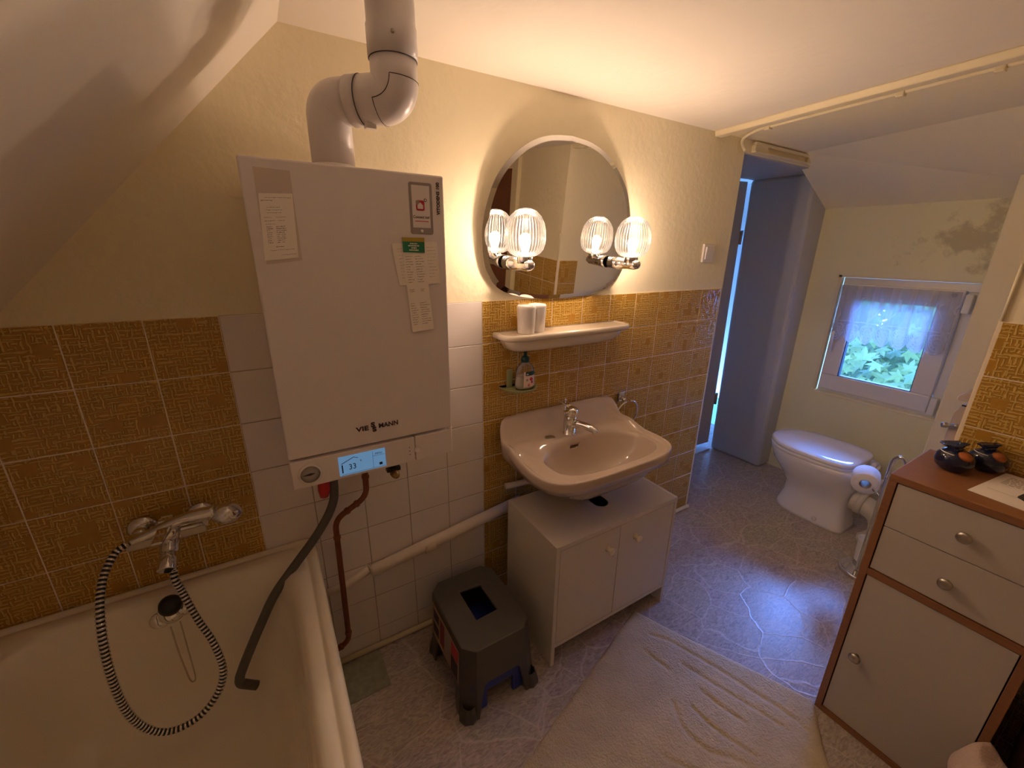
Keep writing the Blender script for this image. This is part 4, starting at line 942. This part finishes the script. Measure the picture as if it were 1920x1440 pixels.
bas_o.modifiers.remove(bmod); bpy.data.objects.remove(cut)
bas_o.data = new_me; new_me.name = 'basin_body'   # the overflow is a real opening in the bowl wall
MB().lathe([(0, .003), (.018, .003), (.022, 0), (.022, -.004)], (.243, -.110, .769), n=24).build('tap_hole_cap', STEEL, ba)
MB().lathe([(.0, .002), (.016, .003), (.021, 0)], (.375, -.262, .627), n=24).build('drain_ring', CHROME, ba)
tp = thing('basin_tap', 'chrome single lever mixer tap standing on the beige basin', 'tap', (.338, -.112, .767))
tb = Vector((.338, -.112, .767))
MB().tube([tb, tb+Vector((0, 0, .004)), tb+Vector((0, 0, .006)), tb+Vector((0, -.003, .060)), tb+Vector((0, -.006, .085))], [.027, .027, .0235, .0225, .021], 28).build('tap_body', CHROME, tp)
MB().lathe([(.023, 0), (.0255, .006), (.0255, .020), (.022, .030), (.012, .036), (0, .037)], tb+Vector((0, -.006, .082)), (0, -.12, 1), 28).build('lever_dome', CHROME, tp)
sd_ = Vector((.35, -.94, 0)).normalized()
MB().tube(spline([tb+Vector((0, 0, .040)), tb+sd_*.05+Vector((0, 0, .052)), tb+sd_*.105+Vector((0, 0, .046)), tb+sd_*.118+Vector((0, 0, .034))], 6), [.017]*6+[.0145]*6+[.0125]*6+[.0115], 18).build('spout', CHROME, tp)
MB().hexa([tb+Vector((-.011, .01, .112)), tb+Vector((.011, .01, .112)), tb+Vector((.004, .055, .128)), tb+Vector((-.022, .055, .128))], [tb+Vector((-.011, .01, .120)), tb+Vector((.011, .01, .120)), tb+Vector((.004, .055, .133)), tb+Vector((-.022, .055, .133))]).build('lever', CHROME, tp, bevel=0.003)
MB().hexa([tb+Vector((-.045, -.030, .106)), tb+Vector((-.005, -.018, .100)), tb+Vector((-.005, .004, .100)), tb+Vector((-.045, -.010, .106))], [tb+Vector((-.045, -.030, .111)), tb+Vector((-.005, -.018, .110)), tb+Vector((-.005, .004, .110)), tb+Vector((-.045, -.010, .111))]).build('lever', CHROME, tp, bevel=0.002)
MB().frustum(tb+Vector((-.004, .030, 0)), tb+Vector((-.004, .030, .135)), .003, n=10).lathe([(0, .006), (.0055, .003), (.0055, -.004), (0, -.006)], tb+Vector((-.004, .030, .138)), n=12).build('plug_rod', CHROME, tp)
sp_ = thing('supply_pipe', 'thin white pipe beneath the basin entering the amber tiles', 'pipe', (.15, -.03, .555))
MB().tube([at(948, 912, 1, -.030), at(1010, 898, 1, -.05), (.36, -.12, .585)], .0125, 14).build('pipe_run', PIPE_PAINT, sp_)
# basin trap (hangs below the basin into the cabinet opening)
trp = tag(MB().tube(spline([(.375, -.262, .60), (.375, -.262, .565), (.376, -.24, .548), (.376, -.20, .545), (.376, -.12, .552)], 6), .018, 14).build('basin_trap', CHROME), 'chrome drain trap below the beige basin above the cabinet slot', 'drain trap')
# towel ring with cloth
tr_ = thing('towel_ring', 'chrome towel ring on amber tiles beside the basin', 'towel ring', (.70, -.01, .83))
rc = at(1166, 742, 1, -.02)
MB().box(rc.x-.020, rc.x+.020, -.020, -.0075, rc.z-.032, rc.z+.020).build('ring_mount', CHROME, tr_, bevel=0.006)
MB().frustum((rc.x, -.02, rc.z-.012), (rc.x, -.045, rc.z-.016), .008, n=14).build('ring_post', CHROME, tr_)
R_ = .072; rcen = Vector((rc.x+.014, -.044, rc.z-.018-R_))
MB().tube([rcen+Vector((R_*math.cos(a), -.010*math.sin(a), R_*math.sin(a))) for a in [math.radians(100+345*i/60) for i in range(61)]], .0048, 10).build('ring', CHROME, tr_)
tw = tag(empty('hand_towel', (rcen.x+.04, -.05, rcen.z-.12)), 'small striped cloth hanging from the towel ring behind the basin', 'towel')
s = MB(); rr_ = []
for k, (z, w, d) in enumerate(((.016, .012, .010), (.004, .030, .016), (-.02, .040, .018), (-.06, .046, .020), (-.12, .050, .021), (-.17, .048, .020))):
    rr_.append([(rcen.x+.030+w*math.cos(a)*(1+.14*math.sin(5*a+k*.4)), rcen.y+d*math.sin(a)*(1+.3*math.sin(4*a)), rcen.z-R_*.80+z) for a in [2*PI*i/40 for i in range(40)]])
s.loft(rr_, True, True); s.build('cloth', STRIPE, tw)

# ================================================================== vanity cabinet
vc = thing('vanity_cabinet', 'cream two-door base cabinet standing under the wash basin', 'cabinet', (.365, -.26, 0))
VX0, VX1, VY0, VY1, VZ = .060, .672, -.418, -.095, .532
MB().box(VX0, VX0+.016, VY0, VY1, 0, VZ).build('side_panel', LAMINATE, vc, bevel=0.001)
MB().box(VX1-.016, VX1, VY0, VY1, 0, VZ).build('side_panel', LAMINATE, vc, bevel=0.001)
# top with keyhole slot (three strips and a rounded end)
sx_, sw, sy_ = .372, .032, -.285
prof = [(VX0+.016, VY0), (VX1-.016, VY0), (VX1-.016, VY1), (sx_+sw, VY1), (sx_+sw, sy_)]
prof += [(sx_+sw*math.cos(a), sy_-sw*math.sin(a)) for a in [PI*i/12 for i in range(1, 12)]]+[(sx_-sw, sy_), (sx_-sw, VY1), (VX0+.016, VY1)]
topm = bmesh.new(); fv = [topm.verts.new((x, y, VZ-.018)) for x, y in prof]; topm.faces.new(fv)
bmesh.ops.triangulate(topm, faces=topm.faces[:]); ext = bmesh.ops.extrude_face_region(topm, geom=topm.faces[:])
for e in ext['geom']:
    if isinstance(e, bmesh.types.BMVert): e.co.z = VZ-.001
bmesh.ops.recalc_face_normals(topm, faces=topm.faces)
me = bpy.data.meshes.new('top_panel'); topm.to_mesh(me); topm.free(); me.materials.append(LAMINATE)
o = bpy.data.objects.new('top_panel', me); COL.objects.link(o); o.parent = vc; o.matrix_parent_inverse = Matrix.Translation(-Vector(vc.location))
MB().box(VX0+.016, VX1-.016, VY0+.02, VY1, .085, .10).build('bottom_panel', LAMINATE, vc)
MB().box(VX0+.016, VX1-.016, VY0+.001, VY0+.012, .082, .099).build('front_rail', LAMINATE, vc)
vm = .3575
for x0, x1, kx in ((VX0+.018, vm-.0015, at(1148, 1030, 1, VY0-.02).x), (vm+.0015, VX1-.018, at(1200, 1003, 1, VY0-.02).x)):
    d = MB().box(x0, x1, VY0+.0005, VY0+.016, .101, VZ-.021).build('door', LAMINATE, vc, bevel=0.001)
    MB().lathe([(.0, .027), (.009, .0275), (.0145, .026), (.0155, .022), (.0145, .018), (.009, .014), (.0095, .006), (.0135, .0), (0, 0)], (kx, VY0+.0005, .432), (0, -1, 0), 26, (False, False)).build('knob', SHELFMAT, d)
MB().box(VX0+.016, VX1-.016, VY0+.0003, VY0+.004, VZ-.021, VZ-.0185).build('edge_strip', LAMEDGE, vc)

# ================================================================== step stool
st = thing('step_stool', 'dark grey plastic step stool with handle slot beside the cabinet', 'step stool', (-.15, -.27, 0))
SX0, SX1, SYa, SYb, SH = -.302, -.008, -.446, -.108, .252
stx, sty = (SX0+SX1)/2, (SYa+SYb)/2
def chamf(x0, x1, y0, y1, c): return [(x0+c, y0), (x1-c, y0), (x1, y0+c), (x1, y1-c), (x1-c, y1), (x0+c, y1), (x0, y1-c), (x0, y0+c)]
TXa, TXb, TYa, TYb = -.276, -.016, -.412, -.074+.0
TXb = -.020
# top plate with rectangular slot
outer = chamf(TXa, TXb, TYa, TYb, .038); hole = [(-.184, -.302), (-.101, -.297), (-.104, -.166), (-.185, -.158)]
bm_ = bmesh.new()
ov_ = [bm_.verts.new((x, y, SH)) for x, y in outer]; hv_ = [bm_.verts.new((x, y, SH)) for x, y in hole]
eds = [bm_.edges.new((ov_[i], ov_[(i+1) % 8])) for i in range(8)]+[bm_.edges.new((hv_[i], hv_[(i+1) % 4])) for i in range(4)]
bmesh.ops.triangle_fill(bm_, use_beauty=True, edges=eds)
ext = bmesh.ops.extrude_face_region(bm_, geom=bm_.faces[:])
for e in ext['geom']:
    if isinstance(e, bmesh.types.BMVert): e.co.z = SH-.012
bmesh.ops.recalc_face_normals(bm_, faces=bm_.faces)
me = bpy.data.meshes.new('step_top'); bm_.to_mesh(me); bm_.free(); me.materials.append(STOOLGREY)
o = bpy.data.objects.new('step_top', me); COL.objects.link(o); o.parent = st; o.matrix_parent_inverse = Matrix.Translation(-Vector(st.location))
bv_ = o.modifiers.new('bevel', 'BEVEL'); bv_.width = .004; bv_.segments = 2; bv_.limit_method = 'ANGLE'; bv_.angle_limit = .7
def lerp2(t, b, k): return (t[0]+(b[0]-t[0])*k, t[1]+(b[1]-t[1])*k)
botm = chamf(SX0, SX1, SYa, SYb, .045)
topo = chamf(TXa, TXb, TYa, TYb, .038)
# four side aprons with arched cut-outs, four corner legs
def wallpanel(i, arch, name):
    tA, tB = topo[i], topo[(i+1) % 8]; bA, bB = botm[i], botm[(i+1) % 8]
    def p(a, k, inn=0):   # a along the edge, k downwards
        t = lerp2(tA, tB, a); b = lerp2(bA, bB, a); q = lerp2(t, b, k)
        dx, dy = stx-q[0], sty-q[1]; l = math.hypot(dx, dy); return Vector((q[0]+dx/l*inn, q[1]+dy/l*inn, (SH-.002)*(1-k)))
    n = 20; s = MB(); vs = []; 
    for i_ in range(n+1):
        a = i_/n; e = arch(a)
        vs += [p(a, 0), p(a, e), p(a, e, .007), p(a, 0, .007)]
    fs = []
    for i_ in range(n):
        for j in range(4): fs.append((i_*4+j, i_*4+(j+1) % 4, i_*4+4+(j+1) % 4, i_*4+4+j))
    fs += [(0, 1, 2, 3), (n*4+3, n*4+2, n*4+1, n*4)]
    s.add(vs, fs); return s.build(name, STOOLGREY, st)
def arch_fn(legw, top_k):
    def f(a):
        d = min(a, 1-a)
        if d < legw: return 1.0
        t = min(1, (d-legw)/.11); return 1.0-(1-top_k)*math.sqrt(max(0, 1-(1-t)**2))
    return f
wallpanel(0, arch_fn(.08, .52), 'apron'); wallpanel(4, arch_fn(.08, .86), 'apron')
for i in (2, 6): wallpanel(i, arch_fn(.12, .60), 'apron')
for i in (1, 3, 5, 7): wallpanel(i, lambda a: 1.0, 'leg')
for (x, y) in ((SX0+.028, SYa+.028), (SX1-.028, SYa+.028), (SX0+.028, SYb-.028), (SX1-.028, SYb-.028)):
    MB().lathe([(.034, 0), (.034, .012), (.022, .05), (.020, .05), (.028, .012)], (x, y, 0), n=8, smooth=False, cap=(False, False)).build('foot', STOOLGREY, st)
# pictorial label on the tub side
def side(a, k, out=.0012):
    t = lerp2(topo[6], topo[7], a); b = lerp2(botm[6], botm[7], a); q = lerp2(t, b, k); return Vector((q[0]-out, q[1], (SH-.002)*(1-k)))
lb_ = MB().prism([side(.03, .10), side(.97, .10), side(.97, .57), side(.03, .57)], (-.0006, 0, 0)).build('picture_label', LABELART, st)
for a0, a1, k0, k1, m_ in ((.08, .28, .16, .30, INK), (.08, .28, .36, .50, INK), (.33, .48, .15, .50, mat('label_dark_red', (.22, .03, .03), rough=.6)), (.52, .66, .15, .5, GREYINK), (.72, .93, .12, .30, REDINK), (.72, .93, .32, .55, INK)):
    MB().prism([side(a0, k0, .002), side(a1, k0, .002), side(a1, k1, .002), side(a0, k1, .002)], (-.0004, 0, 0)).build('label_picture', m_, lb_)
bs = thing('blue_stool_insert', 'navy blue plastic folding step tucked inside the grey stool', 'step', (-.15, -.27, 0))
MB().box(-.262, -.046, -.415, -.125, .110, .122).build('step_plate', STOOLBLUE, bs, bevel=.004)
for x0, x1, y0, y1 in ((-.262, -.205, -.422, -.408), (-.105, -.048, -.422, -.408), (-.262, -.215, -.176, -.165), (-.095, -.048, -.176, -.165)):
    MB().box(x0, x1, y0, y1, 0.0, .115).build('leg', STOOLBLUE, bs, bevel=.003)
MB().box(-.262, -.046, -.420, -.410, .070, .122).box(-.266, -.258, -.390, -.165, .045, .112).build('skirt', STOOLBLUE, bs, bevel=.003)

# ================================================================== rug
rg = thing('bath_mat', 'beige tufted bath mat with carved wave pattern in front of the cabinet', 'bath mat', (.3, -.75, 0))
rc1 = Vector((.520, -.396, 0)); ex = Vector((-.950, -.312, 0)).normalized(); ey = Vector((.312, -.950, 0)).normalized()*-1
ey = Vector((.395, -.919, 0)).normalized()
RW, RL = .635, .90
def groove(u, v):
    g = 0
    def line(pts, w=.010, d=.006):
        nonlocal g
        for (a, b), (c, e) in zip(pts, pts[1:]):
            t = max(0, min(1, ((u-a)*(c-a)+(v-b)*(e-b))/max(1e-9, (c-a)**2+(e-b)**2)))
            dist = math.hypot(u-a-t*(c-a), v-b-t*(e-b)); g = max(g, d*max(0, 1-dist/w))
    for gpts in GRV: line(gpts)
    return g
def fl2(u, v):   # photo pixel -> rug coordinates
    p = at(u, v, 2, .014); d = p-rc1; det = ex.x*ey.y-ex.y*ey.x
    return ((d.x*ey.y-d.y*ey.x)/det, (ex.x*d.y-ex.y*d.x)/det)
GRV = [[fl2(*p) for p in c] for c in (
    [(1218, 1188), (1250, 1198), (1290, 1222), (1340, 1252), (1400, 1290), (1450, 1320), (1475, 1338), (1490, 1355)],
    [(1270, 1240), (1310, 1265), (1360, 1295), (1410, 1325), (1440, 1345)],
    [(1243, 1305), (1250, 1340), (1262, 1362), (1290, 1385), (1330, 1395), (1360, 1410)],
    [(1210, 1395), (1240, 1405), (1275, 1420), (1298, 1438)],
    [(1275, 1310), (1300, 1340), (1330, 1365), (1370, 1390)],
    [(1300, 1285), (1330, 1310), (1365, 1335)],
    [(1205, 1218), (1225, 1235), (1245, 1250)])]
s = MB(); nu, nv = 150, 110; vs = []; rr2 = random.Random(2)
for j in range(nv+1):
    for i in range(nu+1):
        u, v = RL*i/nu, RW*j/nv
        e = min(u, v, RL-u, RW-v); h = .015*min(1, .25+math.sqrt(min(1, e/.02))*.75)-groove(u, v)+rr2.uniform(-.0012, .0012)
        if e == 0: h = .003
        wob = .003*math.sin(u*23+v*9)
        p = rc1+ex*(u+wob)+ey*(v*(1+.30*u/RW)+.002*math.sin(u*31)); vs.append((p.x, p.y, h))
fs = [(j*(nu+1)+i, j*(nu+1)+i+1, (j+1)*(nu+1)+i+1, (j+1)*(nu+1)+i) for j in range(nv) for i in range(nu)]
s.add(vs, fs, True)
rgo = s.build('pile', RUG, rg)
bpts = [(0, 0), (RL, 0), (RL, RW), (0, RW)]
c_ = [rc1+ex*u+ey*v*(1+.30*u/RW) for u, v in bpts]
MB().prism([(p.x, p.y, 0.0) for p in c_], (0, 0, .003)).build('backing', BEIGEFAB, rg)

# ================================================================== toilet
to = thing('toilet', 'white ceramic floor toilet with closed lid below the window', 'toilet', (2.05, -.45, 0))
def egg(cx, yf, yb, hw, z, sq=2.6, n=56):
    cy = yf-(yf-yb)*.45; out = []
    for i in range(n):
        a = 2*PI*i/n; c, s_ = math.cos(a), math.sin(a)
        e = 2.0 if s_ > 0 else sq
        out.append((cx+hw*math.copysign(abs(c)**(2/e), c), cy+((yf-cy) if s_ > 0 else (cy-yb))*math.copysign(abs(s_)**(2/e), s_), z))
    return out
TCX = 1.992
MB().loft([egg(TCX, -.245, -.632, .118, 0, 6), egg(TCX, -.252, -.628, .113, .015, 6), egg(TCX, -.275, -.615, .100, .10, 5), egg(TCX, -.272, -.612, .102, .17, 4), egg(TCX, -.232, -.620, .135, .235, 3.4), egg(TCX, -.180, -.640, .175, .305, 3.2), egg(TCX, -.162, -.662, .188, .355, 3.4), egg(TCX, -.158, -.668, .190, .380, 3.6), egg(TCX, -.165, -.665, .184, .386, 3.6)], True, True).build('bowl', CERAMIC_WHITE, to)
MB().loft([egg(TCX, -.158, -.612, .190, .386, 4), egg(TCX, -.154, -.615, .194, .391, 4), egg(TCX, -.154, -.615, .194, .400, 4), egg(TCX, -.160, -.612, .189, .405, 4)], True, True).build('seat', CERAMIC_WHITE, to)
MB().loft([egg(TCX, -.158, -.615, .190, .4065, 4.5), egg(TCX, -.153, -.618, .195, .411, 4.5), egg(TCX, -.154, -.617, .194, .421, 4.5), egg(TCX, -.164, -.612, .184, .427, 4.5), egg(TCX, -.23, -.58, .14, .429, 4)], True, True).build('lid', CERAMIC_WHITE, to)
for x in (TCX-.075, TCX+.075): MB().frustum((x-.02, -.638, .395), (x+.02, -.638, .395), .012, n=14).build('lid_hinge', PVC_WHITE, to)
MB().lathe([(0, .006), (.010, .004), (.013, 0)], (TCX-.112, -.50, .030), (-1, 0, .3), 14).build('bolt_cap', PVC_WHITE, to)
to.location.y += .02
dr = thing('toilet_drain', 'beige plastic drain bend joining the toilet to the floor', 'drain pipe', (2.03, -.74, 0))
MB().tube(spline([(TCX-.03, -.60, .20), (TCX-.03, -.66, .195), (TCX-.03, -.72, .165), (TCX-.03, -.745, .10), (TCX-.03, -.745, .0)], 7), .052, 24).build('bend', BEIGEPVC, dr)
MB().lathe([(.085, 0), (.085, .022), (.066, .045), (.054, .05)], (TCX-.03, -.745, 0), n=30).build('floor_collar', BEIGEPVC, dr)
MB().tube([(TCX-.03, -.625, .20), (TCX-.03, -.655, .197)], .060, 26).build('sleeve', BEIGEPVC, dr)
# cistern on the wall behind
ci = thing('wall_cistern', 'pale pink beige plastic cistern on the wall behind the toilet', 'cistern', (2.03, -1.0, .60))
def cis(x0, x1, y0, y1, z0, z1, nm, m_):
    pr = [(y0, z0), (y1-.02, z0), (y1, z0+.03), (y1, z1-.06), (y1-.012, z1-.025), (y1-.035, z1-.006), (y1-.06, z1), (y0, z1)]
    return MB().prism([(x0, y, z) for y, z in pr], (x1-x0, 0, 0)).build(nm, m_, ci, bevel=.008, seg=3)
CIST = mat('pink_beige_plastic', (.62, .50, .42), rough=.35)
cis(1.86, 2.20, -1.029, -.868, .600, .885, 'tank', CIST)
MB().prism([(1.855, y, z) for y, z in ((-1.029, .886), (-.866, .886), (-.864, .893), (-.868, .908), (-.882, .920), (-.905, .925), (-1.029, .925))], (.35, 0, 0)).build('tank_lid', CIST, ci, bevel=.003)
MB().box(1.8535, 1.857, -.900, -.886, .864, .870).build('lid_slot_shade', BLACK, ci)  # black strip painted in for the shaded slot near the tank lid
MB().tube(fillet([(2.03, -.96, .61), (2.03, -.96, .40), (2.0, -.655, .33)], .05), .016, 14).build('flush_pipe', PVC_WHITE, ci)
av = thing('angle_valve', 'small chrome angle valve at the side of the wall cistern', 'valve', (1.83, -.86, .75))
v0 = at(1765, 796, 0, 1.83); v1 = at(1800, 800, 0, 1.83)
MB().tube([v0, v0.lerp(v1, .30), v0.lerp(v1, .32), v0.lerp(v1, .6), v0.lerp(v1, .62), v1], [.011, .012, .008, .008, .011, .010], 14).build('valve_spindle', STEEL, av)
MB().frustum(v1, (v1.x, -1.03, v1.z), .009, n=12).build('valve_stub', STEEL, av)
# chrome stand with roll and brush
sd2 = thing('toilet_stand', 'chrome free-standing stand with loop top and round foot by the toilet', 'stand', (1.66, -.78, 0))
bx_, by_ = 1.655, -.790
MB().lathe([(0, .004), (.060, .004), (.075, .008), (.082, .018), (.086, .012), (.088, 0)], (bx_, by_, 0), n=36).build('foot', CHROME, sd2)
topz = at(1685, 852, 0, bx_).z
pp = [(bx_, by_+.013, .01), (bx_, by_+.013, topz-.055)]+[(bx_, by_-.012+.025*math.cos(a), topz-.055+.045*math.sin(a)) for a in [PI*i/10 for i in range(1, 11)]]+[(bx_, by_-.037, topz-.12)]
MB().tube(pp, .0085, 14).build('pole', CHROME, sd2)
MB().tube(fillet([(bx_, by_+.013, .415), (bx_+.03, by_+.05, .415), (bx_+.12, by_+.09, .415)], .03), .006, 10).build('roll_arm', CHROME, sd2)
MB().lathe([(0, .009), (.009, .006), (.010, -.006), (0, -.009)], (bx_, by_+.013, .520), n=14).build('pole_knob', CHROME, sd2)
rl_ = thing('toilet_roll', 'white toilet paper roll on the chrome stand', 'toilet roll', (1.72, -.70, .36))
rax = Vector((1, .32, .10)).normalized(); r0 = at(1622, 908, 0, 1.70); r0 = Vector((r0.x, r0.y, r0.z))
q = rax
MB().lathe([(.022, 0), (.053, 0), (.0545, .003), (.0545, .097), (.053, .10), (.022, .10)], r0, tuple(q), 36, (False, False)).build('paper', TISSUE, rl_)
MB().lathe([(.022, -.001), (.0225, -.001), (.0225, .101), (.021, .101), (.021, -.001)], r0, tuple(q), 28, (False, False)).build('core', CARD, rl_)
sh_ = [[r0+q*(.001+.098*b)+Vector((0, 0, -1))*c+Vector((0, 1, 0))*d for b in (0, .5, 1)] for c, d in ((-.0, .0552), (.025, .053), (.045, .047), (.066, .040))]
MB().loft(sh_, False, False, True, False).build('loose_sheet', TISSUE, rl_)
bc2 = thing('brush_holder', 'white toilet brush cup on the foot of the chrome stand', 'brush holder', (1.715, -.775, .02))
MB().lathe([(.030, .0), (.036, .01), (.042, .125), (.043, .130), (.039, .130), (.036, .118), (.030, .012), (0, .012)], (1.722, -.770, .019), n=30, cap=(True, True)).build('cup', CERAMIC_WHITE, bc2)

# ================================================================== chest of drawers
cd = thing('drawer_chest', 'beech framed chest with white fronts, two drawers and a door', 'chest', (.92, -1.155, 0))
KX0, KX1, KY0, KY1, KH = .765, 1.068, -1.328, -.987, .900
MB().box(KX0, KX1, KY0, KY1, KH-.020, KH).build('top', BEECH, cd, bevel=.0015)
MB().box(KX0, KX1, KY1-.018, KY1, 0, KH-.020).build('side_panel', BEECH, cd, bevel=.001)
MB().box(KX0, KX1, KY0, KY0+.018, 0, KH-.020).build('side_panel', BEECH, cd, bevel=.001)
MB().box(KX0, KX1, KY0+.018, KY1-.018, 0.0, .020).build('bottom_panel', BEECH, cd)
MB().box(KX0, KX1, KY0+.018, KY1-.018, .572, .592).build('middle_rail', BEECH, cd)
MB().box(KX1-.006, KX1, KY0+.018, KY1-.018, .02, KH-.02).build('back_panel', BEECH, cd)
def front(nm, z0, z1, ky, kz):
    d = MB().box(KX0+.003, KX0+.019, KY0+.0205, KY1-.0205, z0, z1).build(nm, CHESTWHITE, cd, bevel=.001)
    MB().lathe([(0, .026), (.010, .0255), (.0150, .022), (.0155, .018), (.012, .014), (.006, .011), (.006, 0), (0, 0)], (KX0+.003, ky, kz), (-1, 0, 0), 26, (False, False)).build('knob', STEEL, d)
front('drawer', .742, .877, -1.1575, .808)
front('drawer', .596, .7395, -1.1575, .665)
front('door', .023, .569, -1.045, .286)
# two ceramic vessels
def vessel(c, r, yaw, label):
    t = thing('ceramic_bird', label, 'figurine', c)
    c = Vector(c)
    MB().lathe([(0, 0), (r*.55, 0), (r*.62, r*.04), (r*.92, r*.32), (r*1.02, r*.72), (r*.96, r*1.08), (r*.72, r*1.36), (r*.45, r*1.50), (r*.33, r*1.58)], c, n=32, cap=(True, True)).build('body', COBALT, t)
    rib = lambda a, i, z: .26*math.sin(2*a)+.14*math.sin(5*a)
    MB().lathe([(r*.40, 0), (r*.34, r*.08), (r*.46, r*.22), (r*.66, r*.36), (r*.62, r*.42), (r*.38, r*.26), (r*.1, r*.18)], c+Vector((math.cos(yaw)*r*.15, math.sin(yaw)*r*.15, r*1.50)), (math.cos(yaw)*.35, math.sin(yaw)*.35, 1), 36, (False, True), True, rib).build('ruffled_neck', COBALT, t)
    d = Vector((math.cos(4.0), math.sin(4.0), 0))
    MB().lathe([(0, .18*r), (r*.28, .13*r), (r*.40, 0)], c+d*r*.66+Vector((0, 0, r*1.30)), (d.x*.75, d.y*.75, 1), 20).build('orange_patch', ORANGECLAY, t)
    MB().tube([c+Vector((r*.80*math.cos(a), r*.80*math.sin(a), r*1.30)) for a in [1.9+1.3*i/16 for i in range(17)]], .0012, 6).build('white_stroke', PVC_WHITE, t)
vessel((.945, -1.064, KH), .041, 1.7, 'round cobalt blue ceramic bird on the chest, near its left edge')
vessel((1.028, -1.112, KH), .040, 1.2, 'round cobalt blue ceramic bird on the chest, against the amber tiles')
bpy.data.objects['ceramic_bird']['label'] = 'round cobalt blue ceramic bird with white stroke, closer to the doorway edge of the chest'
lf = thing('leaflet', 'printed paper leaflet with a dark photo lying on the chest', 'leaflet', (.93, -1.2, KH))
l4 = [(.833, -1.122), (1.050, -1.150), (1.040, -1.295), (.815, -1.262)]
MB().prism([(x, y, KH+.0002) for x, y in l4], (0, 0, .0012)).build('sheet', PAPER, lf)
def lq(a, b, dz=.0016):
    p0 = Vector((*l4[0], 0)).lerp(Vector((*l4[1], 0)), a); p1 = Vector((*l4[3], 0)).lerp(Vector((*l4[2], 0)), a); p = p0.lerp(p1, b); p.z = KH+dz; return p
for k in range(7):
    t = MB(); a = .86-.045*k
    x = .12
    while x < .70-.05*k:
        w = rp.uniform(.03, .09); t.prism([lq(a, x), lq(a, x+w), lq(a+.015, x+w), lq(a+.015, x)], (0, 0, .0001)); x += w+.02
    tag(t.build('text_line', GREYINK, lf), kind='stuff')
t = MB(); t.prism([lq(.28, .10), lq(.28, .62), lq(.285, .62), lq(.285, .10)], (0, 0, .0001)); t.build('text_line', GREYINK, lf)
pic = [lq(.40+.17*math.cos(a)*(1+.2*math.sin(3*a)), .62+.20*math.sin(a)*(1+.2*math.cos(2*a))) for a in [2*PI*i/24 for i in range(24)]]
MB().prism(pic, (0, 0, .0001)).build('photo_print', mat('mottled_photo_print', (.07, .065, .06), rough=.7, var=.6, vscale=120), lf)

# ================================================================== corner beside the chest: dark basket, cushion, towel
hb = tag(MB().loft([[(x, y, z) for x, y in rrect(.915, -1.56, .26-k, .42-k, .05)] for z, k in ((0, .05), (.30, .02), (.60, 0), (.61, .01))], True, True).build('laundry_basket', WICKER), 'dark brown laundry basket beside the beech chest', 'basket')
cu_ = tag(MB().loft([[(x, y, z) for x, y in rrect(.645, -1.50, .26-k, .30-k, .10-k*.4, 8)] for z, k in ((0, .04), (.02, .0), (.24, .0), (.285, .02), (.30, .06), (.305, .14))], True, True).build('round_pouffe', BEIGEFAB), 'low beige fabric pouffe in front of the brown basket', 'pouffe')
tv = thing('folded_towel', 'pale pink terry towel draped over the beige pouffe', 'towel', (.60, -1.38, .30))
s = MB(); n1, n2 = 26, 22; vs = []
for j in range(n2+1):
    for i in range(n1+1):
        a, b = i/n1, j/n2
        x = .46+.25*a; y = -1.295-.20*b
        z = .330+.010*math.sin(a*9+b*5)+.008*math.sin(b*14)-.10*max(0, .25-a)-.5*max(0, .12-b)
        vs.append((x+.01*math.sin(b*12), y+.010*math.sin(a*10), z))
n = len(vs); fs = []
low_ = [(x, y, z-.014) for x, y, z in vs]
for j in range(n2):
    for i in range(n1): a = j*(n1+1)+i; fs += [(a, a+1, a+n1+2, a+n1+1), (n+a, n+a+n1+1, n+a+n1+2, n+a+1)]
for i in range(n1): a = i; fs.append((a, n+a, n+a+1, a+1)); a = n2*(n1+1)+i; fs.append((a, a+1, n+a+1, n+a))
for j in range(n2): a = j*(n1+1); b = a+n1+1; fs.append((a, b, n+b, n+a)); a += n1; b += n1; fs.append((a, n+a, n+b, b))
s.add(vs+low_, fs, True); s.build('cloth', TOWEL, tv)
